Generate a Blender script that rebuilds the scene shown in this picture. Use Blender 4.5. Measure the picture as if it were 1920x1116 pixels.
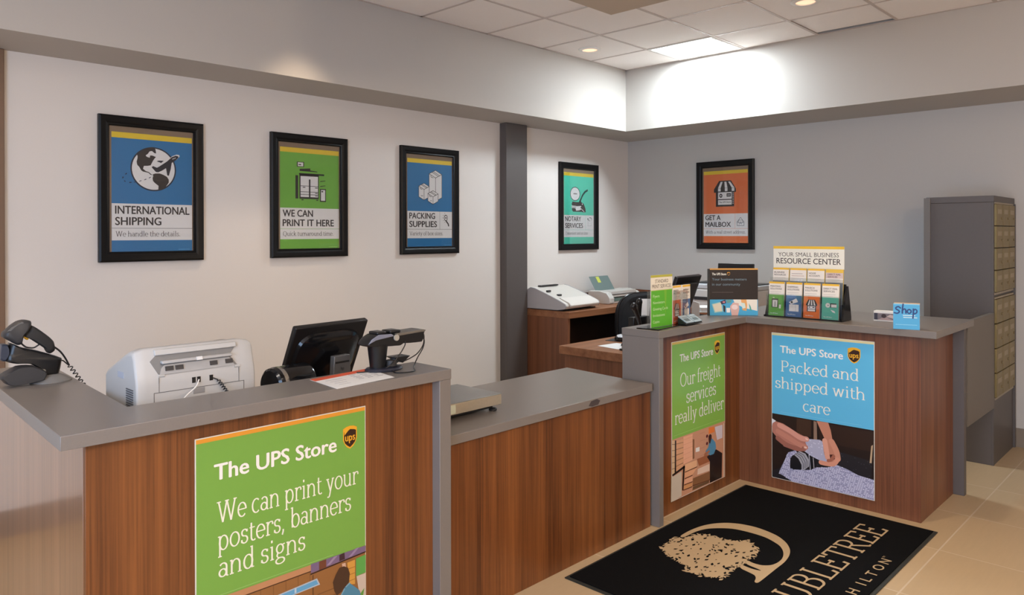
import bpy, bmesh, math, random
from mathutils import Vector, Matrix
from mathutils.geometry import tessellate_polygon
for o in list(bpy.data.objects): bpy.data.objects.remove(o)
S = bpy.context.scene
C = S.collection
PI = math.pi
R = math.radians
# ------------------------------------------------------------------ camera
cam_d = bpy.data.cameras.new('camera'); cam = bpy.data.objects.new('camera', cam_d); C.objects.link(cam)
S.camera = cam
cam_d.sensor_fit = 'HORIZONTAL'; cam_d.sensor_width = 36.0
cam_d.lens = 1405.79 / 1920 * 36.0
cam_d.shift_y = -115.98 / 1920
cam_d.clip_start = 0.05
yw, pt, rl = R(45.9369), R(-0.1323), R(-0.1354)
fw = Vector((math.sin(yw) * math.cos(pt), math.cos(yw) * math.cos(pt), math.sin(pt)))
rt = Vector((math.cos(yw), -math.sin(yw), 0)); up = rt.cross(fw)
r2 = rt * math.cos(rl) + up * math.sin(rl); u2 = up * math.cos(rl) - rt * math.sin(rl)
M = Matrix((r2, u2, -fw)).transposed().to_4x4(); M.translation = (0, 0, 1.6032)
cam.matrix_world = M
# ------------------------------------------------------------------ light and exposure
S.view_settings.view_transform = 'Standard'; S.view_settings.look = 'None'
S.view_settings.gamma = 1.0; S.view_settings.use_curve_mapping = False
S.view_settings.exposure = 0.17
W = bpy.data.worlds.new('daylight'); S.world = W; W.use_nodes = True
W.node_tree.nodes['Background'].inputs[0].default_value = (0.62, 0.78, 1.0, 1)
W.node_tree.nodes['Background'].inputs[1].default_value = 0.6

def area(name, loc, size, power, col, rot=(0, 0, 0), sy=None):
    d = bpy.data.lights.new(name, 'AREA'); d.energy = power; d.color = col
    d.shape = 'RECTANGLE' if sy else 'SQUARE'; d.size = size
    if sy: d.size_y = sy
    o = bpy.data.objects.new(name, d); C.objects.link(o); o.location = loc; o.rotation_euler = rot
    return o

def spot(name, loc, power, col, ang=95, blend=0.6, rad=0.04, rot=(0, 0, 0)):
    d = bpy.data.lights.new(name, 'SPOT'); d.energy = power; d.color = col
    d.spot_size = R(ang); d.spot_blend = blend; d.shadow_soft_size = rad
    o = bpy.data.objects.new(name, d); C.objects.link(o); o.location = loc; o.rotation_euler = rot
    return o
WARM = (1.0, 0.77, 0.54); NEUT = (1.0, 0.90, 0.78); COOL = (0.78, 0.91, 1.0)
# daylight through the shop window (behind and to the left of the camera)
area('window_daylight', (-1.83, 0.5, 1.45), 4.6, 215, (0.48, 0.68, 1.0), (0, R(-90), 0), 2.3)
# unseen area lights added at ceiling height to brighten the lobby
for i, (p, e) in enumerate([((-0.6, 1.8), 16), ((0.9, -1.6), 45), ((3.1, 0.4), 9)]):
    area('lobby_fill', (p[0], p[1], 3.15), 0.6, e, NEUT)
# added point lights behind the camera, no fixtures, to lift the ceiling
for p, e in (((0.2, -1.2, 2.5), 75), ((2.2, -1.2, 2.5), 40)):
    d = bpy.data.lights.new('ceiling_fill', 'POINT'); d.energy = e; d.color = WARM; d.shadow_soft_size = 0.16
    o = bpy.data.objects.new('ceiling_fill', d); C.objects.link(o); o.location = p
# troffer over the service desk
area('panel_light', (5.66, 3.31, 3.158), 0.48, 42, COOL, sy=0.56)
# downlights
for i, (p, e) in enumerate([((5.05, 3.96), 8), ((2.45, 3.90), 68), ((0.15, 3.90), 80), ((5.03, 2.10), 14), ((5.66, 0.70), 4), ((3.75, 1.60), 75), ((3.0, 0.5), 30)]):
    spot('downlight_beam', (p[0], p[1], 3.15), e, WARM, ang=80, blend=1.0)

# ------------------------------------------------------------------ materials
MC = {}
def nt(name):
    m = bpy.data.materials.new(name); m.use_nodes = True
    return m, m.node_tree, m.node_tree.nodes['Principled BSDF']

def lin(c):  # sRGB 0-255 -> linear
    r = []
    for v in c:
        v = v / 255.0
        r.append(v / 12.92 if v <= 0.04045 else ((v + 0.055) / 1.055) ** 2.4)
    return tuple(r)

def plain(name, col, rough=0.5, metal=0.0, noise=0.04, bump=0.0, nscale=60, coat=0.0, spec=0.5):
    """one base colour with a little procedural variation"""
    if name in MC: return MC[name]
    m, t, b = nt(name)
    n = t.nodes.new('ShaderNodeTexNoise'); n.inputs['Scale'].default_value = nscale
    tc = t.nodes.new('ShaderNodeTexCoord'); t.links.new(tc.outputs['Object'], n.inputs['Vector'])
    mx = t.nodes.new('ShaderNodeMix'); mx.data_type = 'RGBA'
    mx.inputs[6].default_value = (*[c * (1 - noise) for c in col], 1)
    mx.inputs[7].default_value = (*[min(1, c * (1 + noise)) for c in col], 1)
    t.links.new(n.outputs['Fac'], mx.inputs[0]); t.links.new(mx.outputs[2], b.inputs['Base Color'])
    b.inputs['Roughness'].default_value = rough; b.inputs['Metallic'].default_value = metal
    b.inputs['Coat Weight'].default_value = coat; b.inputs['Specular IOR Level'].default_value = spec
    if bump:
        bp = t.nodes.new('ShaderNodeBump'); bp.inputs['Strength'].default_value = bump; bp.inputs['Distance'].default_value = 0.002
        t.links.new(n.outputs['Fac'], bp.inputs['Height']); t.links.new(bp.outputs['Normal'], b.inputs['Normal'])
    MC[name] = m
    return m

def wood(name, dark, light, axis='Z', rough=0.38, coat=0.0):
    if name in MC: return MC[name]
    m, t, b = nt(name)
    tc = t.nodes.new('ShaderNodeTexCoord')
    def noise(across, along, detail, rghn=0.55):
        mp = t.nodes.new('ShaderNodeMapping')
        s = {'Z': (across, across, along), 'X': (along, across, across), 'Y': (across, along, across)}[axis]
        mp.inputs['Scale'].default_value = s
        n = t.nodes.new('ShaderNodeTexNoise'); n.inputs['Scale'].default_value = 1; n.inputs['Detail'].default_value = detail
        n.inputs['Roughness'].default_value = rghn
        t.links.new(tc.outputs['Object'], mp.inputs[0]); t.links.new(mp.outputs[0], n.inputs['Vector'])
        return n
    fine = noise(170, 2.2, 4); mid = noise(26, 0.55, 3); wide = noise(9, 0.16, 1)
    a = t.nodes.new('ShaderNodeMath'); a.operation = 'MULTIPLY_ADD'; a.inputs[1].default_value = 0.34
    t.links.new(fine.outputs['Fac'], a.inputs[0])
    a2 = t.nodes.new('ShaderNodeMath'); a2.operation = 'MULTIPLY_ADD'; a2.inputs[1].default_value = 0.36
    t.links.new(mid.outputs['Fac'], a2.inputs[0])
    w = t.nodes.new('ShaderNodeMath'); w.operation = 'MULTIPLY'; w.inputs[1].default_value = 0.30
    t.links.new(wide.outputs['Fac'], w.inputs[0]); t.links.new(w.outputs[0], a2.inputs[2]); t.links.new(a2.outputs[0], a.inputs[2])
    cr = t.nodes.new('ShaderNodeValToRGB')
    cr.color_ramp.elements[0].position = 0.36; cr.color_ramp.elements[0].color = (*dark, 1)
    cr.color_ramp.elements[1].position = 0.66; cr.color_ramp.elements[1].color = (*light, 1)
    t.links.new(a.outputs[0], cr.inputs[0]); t.links.new(cr.outputs[0], b.inputs['Base Color'])
    b.inputs['Roughness'].default_value = rough; b.inputs['Coat Weight'].default_value = coat; b.inputs['Coat Roughness'].default_value = 0.12
    MC[name] = m
    return m

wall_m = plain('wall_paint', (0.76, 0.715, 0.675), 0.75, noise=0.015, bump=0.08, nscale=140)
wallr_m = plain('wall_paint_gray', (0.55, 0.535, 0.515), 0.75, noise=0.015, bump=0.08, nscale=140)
head_m = plain('header_paint', (0.46, 0.39, 0.31), 0.75, noise=0.015)
fasc_m = plain('fascia_paint', (0.50, 0.465, 0.425), 0.75, noise=0.015, bump=0.08, nscale=140)
tile_m = plain('ceiling_tile', (0.93, 0.87, 0.83), 0.95, noise=0.05, bump=0.35, nscale=220)
grid_m = plain('ceiling_grid', (0.58, 0.50, 0.46), 0.5)
void_m = plain('plenum', (0.03, 0.025, 0.02), 0.9)
gray_m = plain('gray_laminate', (0.195, 0.172, 0.156), 0.34, noise=0.06, nscale=300)
wood_m = wood('wood_laminate', (0.080, 0.023, 0.0058), (0.265, 0.090, 0.023))
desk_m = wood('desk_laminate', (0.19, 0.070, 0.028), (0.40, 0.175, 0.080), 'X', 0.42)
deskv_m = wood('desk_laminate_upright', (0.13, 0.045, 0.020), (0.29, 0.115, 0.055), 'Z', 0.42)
blk_m = plain('black_plastic', (0.008, 0.008, 0.009), 0.32)
blks_m = plain('black_soft_plastic', (0.012, 0.012, 0.013), 0.6, bump=0.2, nscale=400)
blkg_m = plain('black_gloss', (0.006, 0.006, 0.007), 0.12)
dgry_m = plain('dark_gray_plastic', (0.035, 0.034, 0.036), 0.5)
gplas_m = plain('gray_plastic', (0.13, 0.125, 0.12), 0.45)
wplas_m = plain('white_plastic', (0.72, 0.71, 0.69), 0.45, noise=0.02)
lplas_m = plain('light_gray_plastic', (0.50, 0.49, 0.47), 0.45, noise=0.02)
paper_m = plain('paper', (0.80, 0.79, 0.77), 0.7, noise=0.02)
steel_m = plain('brushed_steel', (0.36, 0.35, 0.33), 0.34, 0.85, noise=0.08, nscale=90)
steelw_m = plain('steel_edge', (0.52, 0.46, 0.36), 0.4, 0.6, noise=0.08, nscale=90)
brass_m = plain('brass_door', (0.25, 0.19, 0.075), 0.42, 0.35, noise=0.12, nscale=40)
mbox_m = plain('mailbox_gray', (0.105, 0.092, 0.088), 0.5, noise=0.04)
frame_m = plain('black_frame', (0.005, 0.005, 0.0055), 0.38, spec=0.25)
trimb_m = plain('brown_trim', (0.20, 0.12, 0.075), 0.55)
base_m = plain('base_tile', (0.24, 0.195, 0.15), 0.5)
yel_m = plain('yellow_plastic', (0.75, 0.45, 0.03), 0.45)
white_m = plain('white_metal', (0.80, 0.78, 0.74), 0.45)
green_m = plain('smoke_green', (0.13, 0.20, 0.18), 0.25)
bluedk_m = plain('display_dark', (0.02, 0.05, 0.06), 0.2)

def emit(name, col, s):
    if name in MC: return MC[name]
    m, t, b = nt(name)
    b.inputs['Base Color'].default_value = (*col, 1); b.inputs['Emission Color'].default_value = (*col, 1)
    b.inputs['Emission Strength'].default_value = s
    MC[name] = m
    return m

def glass(name, tint=(1, 1, 1), refl=0.06, rough=0.03):
    if name in MC: return MC[name]
    m, t, b = nt(name)
    t.nodes.remove(b)
    tr = t.nodes.new('ShaderNodeBsdfTransparent'); tr.inputs[0].default_value = (*tint, 1)
    gl = t.nodes.new('ShaderNodeBsdfGlossy'); gl.inputs['Roughness'].default_value = rough
    fr = t.nodes.new('ShaderNodeLayerWeight'); fr.inputs[0].default_value = 0.25
    ml = t.nodes.new('ShaderNodeMath'); ml.operation = 'MULTIPLY_ADD'; ml.inputs[1].default_value = 0.3; ml.inputs[2].default_value = refl
    t.links.new(fr.outputs['Fresnel'], ml.inputs[0])
    mx = t.nodes.new('ShaderNodeMixShader')
    t.links.new(ml.outputs[0], mx.inputs[0]); t.links.new(tr.outputs[0], mx.inputs[1]); t.links.new(gl.outputs[0], mx.inputs[2])
    t.links.new(mx.outputs[0], t.nodes['Material Output'].inputs[0])
    MC[name] = m
    return m
glaz_m = glass('frame_glazing', (0.97, 0.97, 0.97), 0.015)
acry_m = glass('clear_acrylic', (0.93, 0.94, 0.94), 0.05)

def floor_mat():
    m, t, b = nt('floor_tile')
    tc = t.nodes.new('ShaderNodeTexCoord'); mp = t.nodes.new('ShaderNodeMapping')
    mp.inputs['Location'].default_value = (-4.22 + 0.62 * 8, -1.085 + 0.62 * 8, 0)
    br = t.nodes.new('ShaderNodeTexBrick'); br.offset = 0.0; br.squash = 1.0
    br.inputs['Scale'].default_value = 1.0; br.inputs['Brick Width'].default_value = 0.62; br.inputs['Row Height'].default_value = 0.62
    br.inputs['Mortar Size'].default_value = 0.0045; br.inputs['Mortar Smooth'].default_value = 0.3; br.inputs['Bias'].default_value = 0.0
    br.inputs['Color1'].default_value = (0.45, 0.330, 0.195, 1); br.inputs['Color2'].default_value = (0.50, 0.370, 0.225, 1)
    br.inputs['Mortar'].default_value = (0.58, 0.47, 0.34, 1)
    t.links.new(tc.outputs['Object'], mp.inputs[0]); t.links.new(mp.outputs[0], br.inputs['Vector'])
    n = t.nodes.new('ShaderNodeTexNoise'); n.inputs['Scale'].default_value = 1.0; n.inputs['Detail'].default_value = 4
    mp2 = t.nodes.new('ShaderNodeMapping'); mp2.inputs['Scale'].default_value = (9, 60, 1)
    t.links.new(tc.outputs['Object'], mp2.inputs[0]); t.links.new(mp2.outputs[0], n.inputs['Vector'])
    mx = t.nodes.new('ShaderNodeMix'); mx.data_type = 'RGBA'; mx.blend_type = 'MULTIPLY'; mx.inputs[0].default_value = 0.28
    t.links.new(br.outputs['Color'], mx.inputs[6]); t.links.new(n.outputs['Color'], mx.inputs[7])
    cr = t.nodes.new('ShaderNodeValToRGB'); cr.color_ramp.elements[0].color = (0.72, 0.72, 0.72, 1); cr.color_ramp.elements[1].color = (1.1, 1.1, 1.1, 1)
    t.links.new(n.outputs['Fac'], cr.inputs[0]); t.links.new(cr.outputs[0], mx.inputs[7])
    t.links.new(mx.outputs[2], b.inputs['Base Color'])
    b.inputs['Roughness'].default_value = 0.42
    return m
floor_m = floor_mat()
mat_m = plain('mat_pile', (0.006, 0.006, 0.0065), 0.95, noise=0.5, bump=0.6, nscale=500, spec=0.05)
matl_m = plain('mat_tan_pile', (0.46, 0.335, 0.20), 0.95, noise=0.15, bump=0.6, nscale=500, spec=0.05)
rub_m = plain('rubber_edge', (0.02, 0.021, 0.017), 0.7)

# ------------------------------------------------------------------ geometry helpers
class MB:
    def __init__(self): self.bm = bmesh.new(); self.slot = 0
    def _face(self, vs):
        try:
            f = self.bm.faces.new(vs); f.material_index = self.slot
            return f
        except ValueError: return None
    def box(self, x0, y0, z0, x1, y1, z1, mat=None):
        p = [(x0, y0, z0), (x1, y0, z0), (x1, y1, z0), (x0, y1, z0), (x0, y0, z1), (x1, y0, z1), (x1, y1, z1), (x0, y1, z1)]
        v = [self.bm.verts.new(mat @ Vector(q) if mat else q) for q in p]
        for f in ((0, 3, 2, 1), (4, 5, 6, 7), (0, 1, 5, 4), (1, 2, 6, 5), (2, 3, 7, 6), (3, 0, 4, 7)): self._face([v[i] for i in f])
        return self
    def prism(self, poly, axis, a, b, mat=None):
        def P(q, h):
            r = {'z': (q[0], q[1], h), 'y': (q[0], h, q[1]), 'x': (h, q[0], q[1])}[axis]
            return mat @ Vector(r) if mat else r
        lo = [self.bm.verts.new(P(q, a)) for q in poly]; hi = [self.bm.verts.new(P(q, b)) for q in poly]
        n = len(poly)
        tri = tessellate_polygon([[Vector((q[0], q[1], 0)) for q in poly]])
        if n == 4: self._face(lo[::-1]); self._face(hi)
        else:
            f1 = self._face(lo[::-1]); f2 = self._face(hi)
        for i in range(n): self._face([lo[i], lo[(i + 1) % n], hi[(i + 1) % n], hi[i]])
        return self
    def lathe(self, prof, c=(0, 0, 0), seg=32, mat=None, sx=1.0, sy=1.0, axis='z'):
        rings = []
        for r, z in prof:
            ring = []
            for k in range(seg):
                t = 2 * PI * k / seg
                q = Vector((r * sx * math.cos(t), r * sy * math.sin(t), z))
                if axis == 'x': q = Vector((q.z, q.x, q.y))
                if axis == 'y': q = Vector((q.x, q.z, q.y))
                q = q + Vector(c)
                ring.append(self.bm.verts.new(mat @ q if mat else q))
            rings.append(ring)
        for a, b in zip(rings[:-1], rings[1:]):
            for k in range(seg): self._face([a[k], a[(k + 1) % seg], b[(k + 1) % seg], b[k]])
        if prof[0][0] > 1e-6: self._face(rings[0][::-1])
        if prof[-1][0] > 1e-6: self._face(rings[-1])
        return self
    def cyl(self, c, r, h, seg=32, axis='z', r2=None, mat=None):
        return self.lathe([(r, 0), (r if r2 is None else r2, h)], c, seg, mat, axis=axis)
    def tube(self, pts, r, seg=10, closed=False, r2=None):
        pts = [Vector(p) for p in pts]; rings = []; n = len(pts); prev = None
        for i, p in enumerate(pts):
            d = (pts[min(i + 1, n - 1)] - pts[max(i - 1, 0)]).normalized()
            ref = prev if prev is not None else (Vector((0, 0, 1)) if abs(d.z) < 0.9 else Vector((1, 0, 0)))
            a = (ref - d * ref.dot(d))
            if a.length < 1e-5: a = d.orthogonal()
            a.normalize(); b = d.cross(a); prev = a
            rr = r if r2 is None else r + (r2 - r) * i / (n - 1)
            rings.append([self.bm.verts.new(p + a * rr * math.cos(2 * PI * k / seg) + b * rr * math.sin(2 * PI * k / seg)) for k in range(seg)])
        for a, b in zip(rings[:-1], rings[1:]):
            for k in range(seg): self._face([a[k], a[(k + 1) % seg], b[(k + 1) % seg], b[k]])
        self._face(rings[0][::-1]); self._face(rings[-1])
        return self
    def ball(self, c, rx, ry, rz, seg=24, n=12, mat=None):
        prof = [(math.sin(PI * i / n), -math.cos(PI * i / n)) for i in range(n + 1)]
        prof[0] = (1e-4, -1); prof[-1] = (1e-4, 1)
        mm = Matrix.Translation(Vector(c)) @ Matrix.Diagonal((rx, ry, rz, 1))
        if mat: mm = mat @ mm
        return self.lathe(prof, (0, 0, 0), seg, mm)
    def loft(self, secs):
        """secs: list of closed point loops with equal counts"""
        rings = [[self.bm.verts.new(p) for p in s] for s in secs]; n = len(rings[0])
        for a, b in zip(rings[:-1], rings[1:]):
            for k in range(n): self._face([a[k], a[(k + 1) % n], b[(k + 1) % n], b[k]])
        self._face(rings[0][::-1]); self._face(rings[-1])
        return self
    def build(self, name, mat, parent=None, bevel=0.0, smooth=True, seg=2, sub=0):
        bmesh.ops.recalc_face_normals(self.bm, faces=self.bm.faces)
        me = bpy.data.meshes.new(name); self.bm.to_mesh(me); self.bm.free()
        for mm in (mat if isinstance(mat, (list, tuple)) else [mat]): me.materials.append(mm)
        o = bpy.data.objects.new(name, me); C.objects.link(o)
        if smooth:
            for p in me.polygons: p.use_smooth = True
            me.set_sharp_from_angle(angle=R(35))
        if parent is not None: o.parent = parent
        if bevel:
            b = o.modifiers.new('bevel', 'BEVEL'); b.width = bevel; b.segments = seg; b.limit_method = 'ANGLE'; b.angle_limit = R(35)
        return o

def thing(name, label, cat, loc=(0, 0, 0), rz=0.0, group=None):
    o = bpy.data.objects.new(name, None); C.objects.link(o); o.empty_display_size = 0.1
    o.location = loc; o.rotation_euler = (0, 0, rz); o['label'] = label; o['category'] = cat
    if group: o['group'] = group
    return o
def tag(o, label, cat, group=None):
    o['label'] = label; o['category'] = cat
    if group: o['group'] = group
    return o
def struct(o): o['kind'] = 'structure'; return o
def off(poly, dx, dy): return [(a - dx, b - dy) for a, b in poly]

# ------------------------------------------------------------------ lettering
_tc = {}; TLV = {}
def sans(s, bold=0.0):
    """outline of a line of built-in sans lettering: (triangles, width) at cap height 1"""
    key = (s, bold)
    if key in _tc: return _tc[key]
    cu = bpy.data.curves.new('lettering', 'FONT'); cu.body = s; cu.size = 1.0; cu.resolution_u = 3
    ob = bpy.data.objects.new('lettering', cu); C.objects.link(ob)
    dg = bpy.context.evaluated_depsgraph_get(); ev = ob.evaluated_get(dg); me = ev.to_mesh()
    me.calc_loop_triangles()
    k = 1 / 0.729
    strikes = [(0, 0)] if bold <= 0 else [(0, 0), (-bold, 0), (bold, 0), (0, -bold * .55), (0, bold * .55)]
    tris = [[(me.vertices[i].co.x * k + a, me.vertices[i].co.y * k + b) for i in t.vertices] for a, b in strikes for t in me.loop_triangles]
    ev.to_mesh_clear(); bpy.data.objects.remove(ob); bpy.data.curves.remove(cu)
    xs = [p[0] for t in tris for p in t] or [0, 1]
    x0, x1 = min(xs), max(xs)
    tris = [[(p[0] - x0, p[1]) for p in t] for t in tris]
    _tc[key] = (tris, x1 - x0); TLV[key] = [i // (len(tris) // len(strikes) or 1) for i in range(len(tris))]
    return _tc[key]

def arc(cx, cy, rx, ry, a0, a1, n=18):
    return [(cx + rx * math.cos(R(a0 + (a1 - a0) * i / n)), cy + ry * math.sin(R(a0 + (a1 - a0) * i / n))) for i in range(n + 1)]
def ln(*p): return list(p)
def sf(x, y, h=0.085): return [(x - h, y), (x + h, y)]
# a nib-drawn serif alphabet: strokes of (polyline); thick when travelling upright, thin when flat
X, CAP, ASC = 0.48, 0.70, 0.74
SER = {
 'a': (.47, [arc(.20, .145, .145, .125, 0, 360), ln((.36, .33), (.36, .02)), arc(.215, .33, .145, .13, 0, 150), ln((.36, .0175), (.44, .0175))]),
 'b': (.53, [ln((.11, ASC), (.11, .02)), arc(.28, .24, .185, .235, 0, 360), ln((.03, ASC - .02), (.12, ASC - .02))]),
 'c': (.45, [arc(.25, .24, .195, .235, 48, 312)]),
 'd': (.55, [ln((.42, ASC), (.42, 0)), arc(.25, .24, .185, .235, 0, 360), ln((.34, ASC - .02), (.43, ASC - .02)), ln((.42, .0175), (.51, .0175))]),
 'e': (.48, [arc(.25, .24, .195, .235, 0, 318), ln((.06, .255), (.445, .255))]),
 'f': (.33, [ln((.14, .60), (.14, 0)), arc(.27, .60, .13, .135, 180, 50), ln((.04, X - .02), (.29, X - .02)), sf(.15, .0175)]),
 'g': (.50, [arc(.23, .32, .155, .155, 0, 360), arc(.24, -.10, .20, .105, 0, 360), ln((.13, .19), (.09, .10), (.14, .02), (.30, .0)), ln((.33, .44), (.46, .46))]),
 'h': (.58, [ln((.11, ASC), (.11, 0)), arc(.29, .29, .165, .175, 170, 0), ln((.455, .29), (.455, 0)), sf(.11, .0175), sf(.455, .0175), ln((.03, ASC - .02), (.12, ASC - .02))]),
 'i': (.28, [ln((.14, X), (.14, 0)), sf(.14, .0175), ln((.05, X - .02), (.14, X - .02)), ln((.13, .60), (.13, .69))]),
 'k': (.54, [ln((.11, ASC), (.11, 0)), ln((.13, .20), (.40, X)), ln((.22, .28), (.46, .0)), sf(.11, .0175), sf(.43, .0175, .1), sf(.38, X - .0175, .09), ln((.03, ASC - .02), (.12, ASC - .02))]),
 'l': (.28, [ln((.14, ASC), (.14, 0)), sf(.14, .0175), ln((.05, ASC - .02), (.14, ASC - .02))]),
 'm': (.85, [ln((.11, X), (.11, 0)), arc(.27, .30, .15, .165, 170, 0), ln((.42, .30), (.42, 0)), arc(.58, .30, .15, .165, 170, 0), ln((.73, .30), (.73, 0)), sf(.11, .0175), sf(.42, .0175), sf(.73, .0175), ln((.03, X - .02), (.11, X - .02))]),
 'n': (.58, [ln((.11, X), (.11, 0)), arc(.29, .29, .165, .175, 170, 0), ln((.455, .29), (.455, 0)), sf(.11, .0175), sf(.455, .0175), ln((.03, X - .02), (.11, X - .02))]),
 'o': (.52, [arc(.26, .24, .205, .235, 0, 360)]),
 'p': (.55, [ln((.12, X), (.12, -.22)), arc(.29, .24, .185, .235, 0, 360), sf(.12, -.2025), ln((.03, X - .02), (.12, X - .02))]),
 'r': (.40, [ln((.12, X), (.12, 0)), arc(.28, .32, .15, .145, 165, 50), sf(.13, .0175, .1), ln((.03, X - .02), (.12, X - .02)), ln((.365, .43), (.365, .36))]),
 's': (.40, [arc(.20, .355, .125, .11, 35, 270), arc(.20, .125, .14, .12, 90, -150), ln((.315, .46), (.315, .37)), ln((.07, .13), (.07, .03))]),
 't': (.34, [ln((.13, .62), (.13, .13)), arc(.24, .13, .11, .12, 180, 315), ln((.04, X - .02), (.30, X - .02))]),
 'u': (.58, [ln((.11, X), (.11, .19)), arc(.28, .19, .17, .175, 180, 350), ln((.44, X), (.44, 0)), ln((.03, X - .02), (.11, X - .02)), ln((.36, X - .02), (.44, X - .02)), ln((.44, .0175), (.53, .0175))]),
 'v': (.50, [ln((.08, X), (.25, 0)), ln((.25, 0), (.41, X)), sf(.09, X - .0175), sf(.41, X - .0175, .07)]),
 'w': (.74, [ln((.08, X), (.22, 0)), ln((.22, 0), (.37, X)), ln((.37, X), (.51, 0)), ln((.51, 0), (.65, X)), sf(.09, X - .0175), sf(.65, X - .0175, .07)]),
 'x': (.50, [ln((.09, X), (.41, 0)), ln((.40, X), (.09, 0)), sf(.1, X - .0175), sf(.4, X - .0175, .07), sf(.1, .0175, .07), sf(.4, .0175)]),
 'y': (.50, [ln((.08, X), (.26, 0)), ln((.41, X), (.20, -.16)), arc(.13, -.14, .07, .06, 0, -140), sf(.09, X - .0175), sf(.41, X - .0175, .07)]),
 'z': (.44, [ln((.07, X - .02), (.37, X - .02)), ln((.37, X - .02), (.07, .02)), ln((.07, .02), (.38, .02)), ln((.375, .02), (.39, .12)), ln((.075, X - .02), (.065, X - .11))]),
 'q': (.54, [ln((.42, X), (.42, -.22)), arc(.25, .24, .185, .235, 0, 360), sf(.42, -.2025)]),
 'W': (1.0, [ln((.10, CAP), (.30, 0)), ln((.30, 0), (.50, CAP)), ln((.50, CAP), (.70, 0)), ln((.70, 0), (.90, CAP)), sf(.11, CAP - .0175, .1), sf(.9, CAP - .0175), sf(.5, CAP - .0175, .1)]),
 'O': (.76, [arc(.38, .35, .315, .345, 0, 360, 32)]),
 'Q': (.76, [arc(.38, .35, .315, .345, 0, 360, 32), ln((.40, .03), (.50, -.10), (.66, -.13))]),
 'P': (.60, [ln((.15, CAP), (.15, 0)), arc(.32, .50, .20, .185, 90, -90), ln((.08, CAP - .0175), (.33, CAP - .0175)), ln((.15, .315), (.33, .315)), sf(.15, .0175, .1)]),
 'V': (.68, [ln((.09, CAP), (.34, 0)), ln((.34, 0), (.59, CAP)), sf(.1, CAP - .0175), sf(.58, CAP - .0175)]),
 'Y': (.64, [ln((.09, CAP), (.32, .32)), ln((.56, CAP), (.32, .32)), ln((.32, .34), (.32, 0)), sf(.1, CAP - .0175), sf(.55, CAP - .0175), sf(.32, .0175, .1)]),
 'C': (.68, [arc(.36, .35, .29, .345, 48, 312, 26), ln((.555, .60), (.565, .46))]),
 'D': (.74, [ln((.15, CAP), (.15, 0)), arc(.33, .35, .34, .335, 90, -90, 24), ln((.06, CAP - .0175), (.34, CAP - .0175)), ln((.06, .0175), (.34, .0175))]),
 'U': (.72, [ln((.15, CAP), (.15, .22)), arc(.36, .22, .21, .215, 180, 360), ln((.57, .22), (.57, CAP)), sf(.15, CAP - .0175, .1), sf(.57, CAP - .0175)]),
 'B': (.62, [ln((.15, CAP), (.15, 0)), arc(.31, .53, .17, .155, 90, -90), arc(.32, .195, .21, .18, 90, -90), ln((.06, CAP - .0175), (.32, CAP - .0175)), ln((.15, .375), (.33, .375)), ln((.06, .0175), (.33, .0175))]),
 'L': (.58, [ln((.15, CAP), (.15, 0)), sf(.15, CAP - .0175, .1), ln((.06, .0175), (.52, .0175)), ln((.50, .0), (.54, .16))]),
 'E': (.60, [ln((.15, CAP), (.15, 0)), ln((.06, CAP - .0175), (.50, CAP - .0175)), ln((.06, .0175), (.53, .0175)), ln((.15, .36), (.40, .36)), ln((.49, CAP), (.52, .56)), ln((.52, .0), (.55, .15)), ln((.40, .29), (.40, .43))]),
 'T': (.64, [ln((.32, CAP), (.32, 0)), ln((.06, CAP - .0175), (.58, CAP - .0175)), sf(.32, .0175, .1), ln((.07, CAP), (.04, .56)), ln((.57, CAP), (.60, .56))]),
 'R': (.66, [ln((.15, CAP), (.15, 0)), arc(.32, .52, .18, .165, 90, -90), ln((.06, CAP - .0175), (.33, CAP - .0175)), ln((.15, .355), (.33, .355)), ln((.32, .355), (.58, .0)), sf(.15, .0175, .1), sf(.60, .0175, .06)]),
 ',': (.24, [ln((.11, .07), (.11, -.0), (.06, -.12))]), '.': (.24, [ln((.11, .09), (.11, .0))]), ' ': (.24, []),
}
SLV = {}
def serif(s, thick=0.082, thin=0.036):
    quads = []; x = 0; lv = []
    for ch in s:
        adv, st = SER.get(ch, (.3, []))
        for si, pl in enumerate(st):
            nn = len(pl); edge = []
            for i, p in enumerate(pl):
                a = Vector(pl[max(i - 1, 0)]); b = Vector(pl[min(i + 1, nn - 1)])
                if nn > 3 and (Vector(pl[0]) - Vector(pl[-1])).length < 1e-4 and i in (0, nn - 1): a = Vector(pl[nn - 2]); b = Vector(pl[1])
                d = (b - a).normalized(); w = thin + (thick - thin) * abs(d.y) ** 1.3; n = Vector((-d.y, d.x)) * w / 2
                edge.append(((x + p[0] + n.x, p[1] + n.y), (x + p[0] - n.x, p[1] - n.y)))
            for e, f in zip(edge[:-1], edge[1:]): quads.append([e[1], f[1], f[0], e[0]]); lv.append(si)
        x += adv
    k = 1 / CAP
    SLV[s] = lv
    return [[(p[0] * k, p[1] * k) for p in q] for q in quads], x * k

def smooth_path(pts, k=6):
    pts = [Vector(p) for p in pts]; out = []
    for i in range(len(pts) - 1):
        p0, p1, p2, p3 = pts[max(i - 1, 0)], pts[i], pts[i + 1], pts[min(i + 2, len(pts) - 1)]
        for j in range(k):
            t = j / k
            out.append(0.5 * ((2 * p1) + (p2 - p0) * t + (2 * p0 - 5 * p1 + 4 * p2 - p3) * t * t + (3 * p1 - p0 - 3 * p2 + p3) * t ** 3))
    return out + [pts[-1]]

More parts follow.
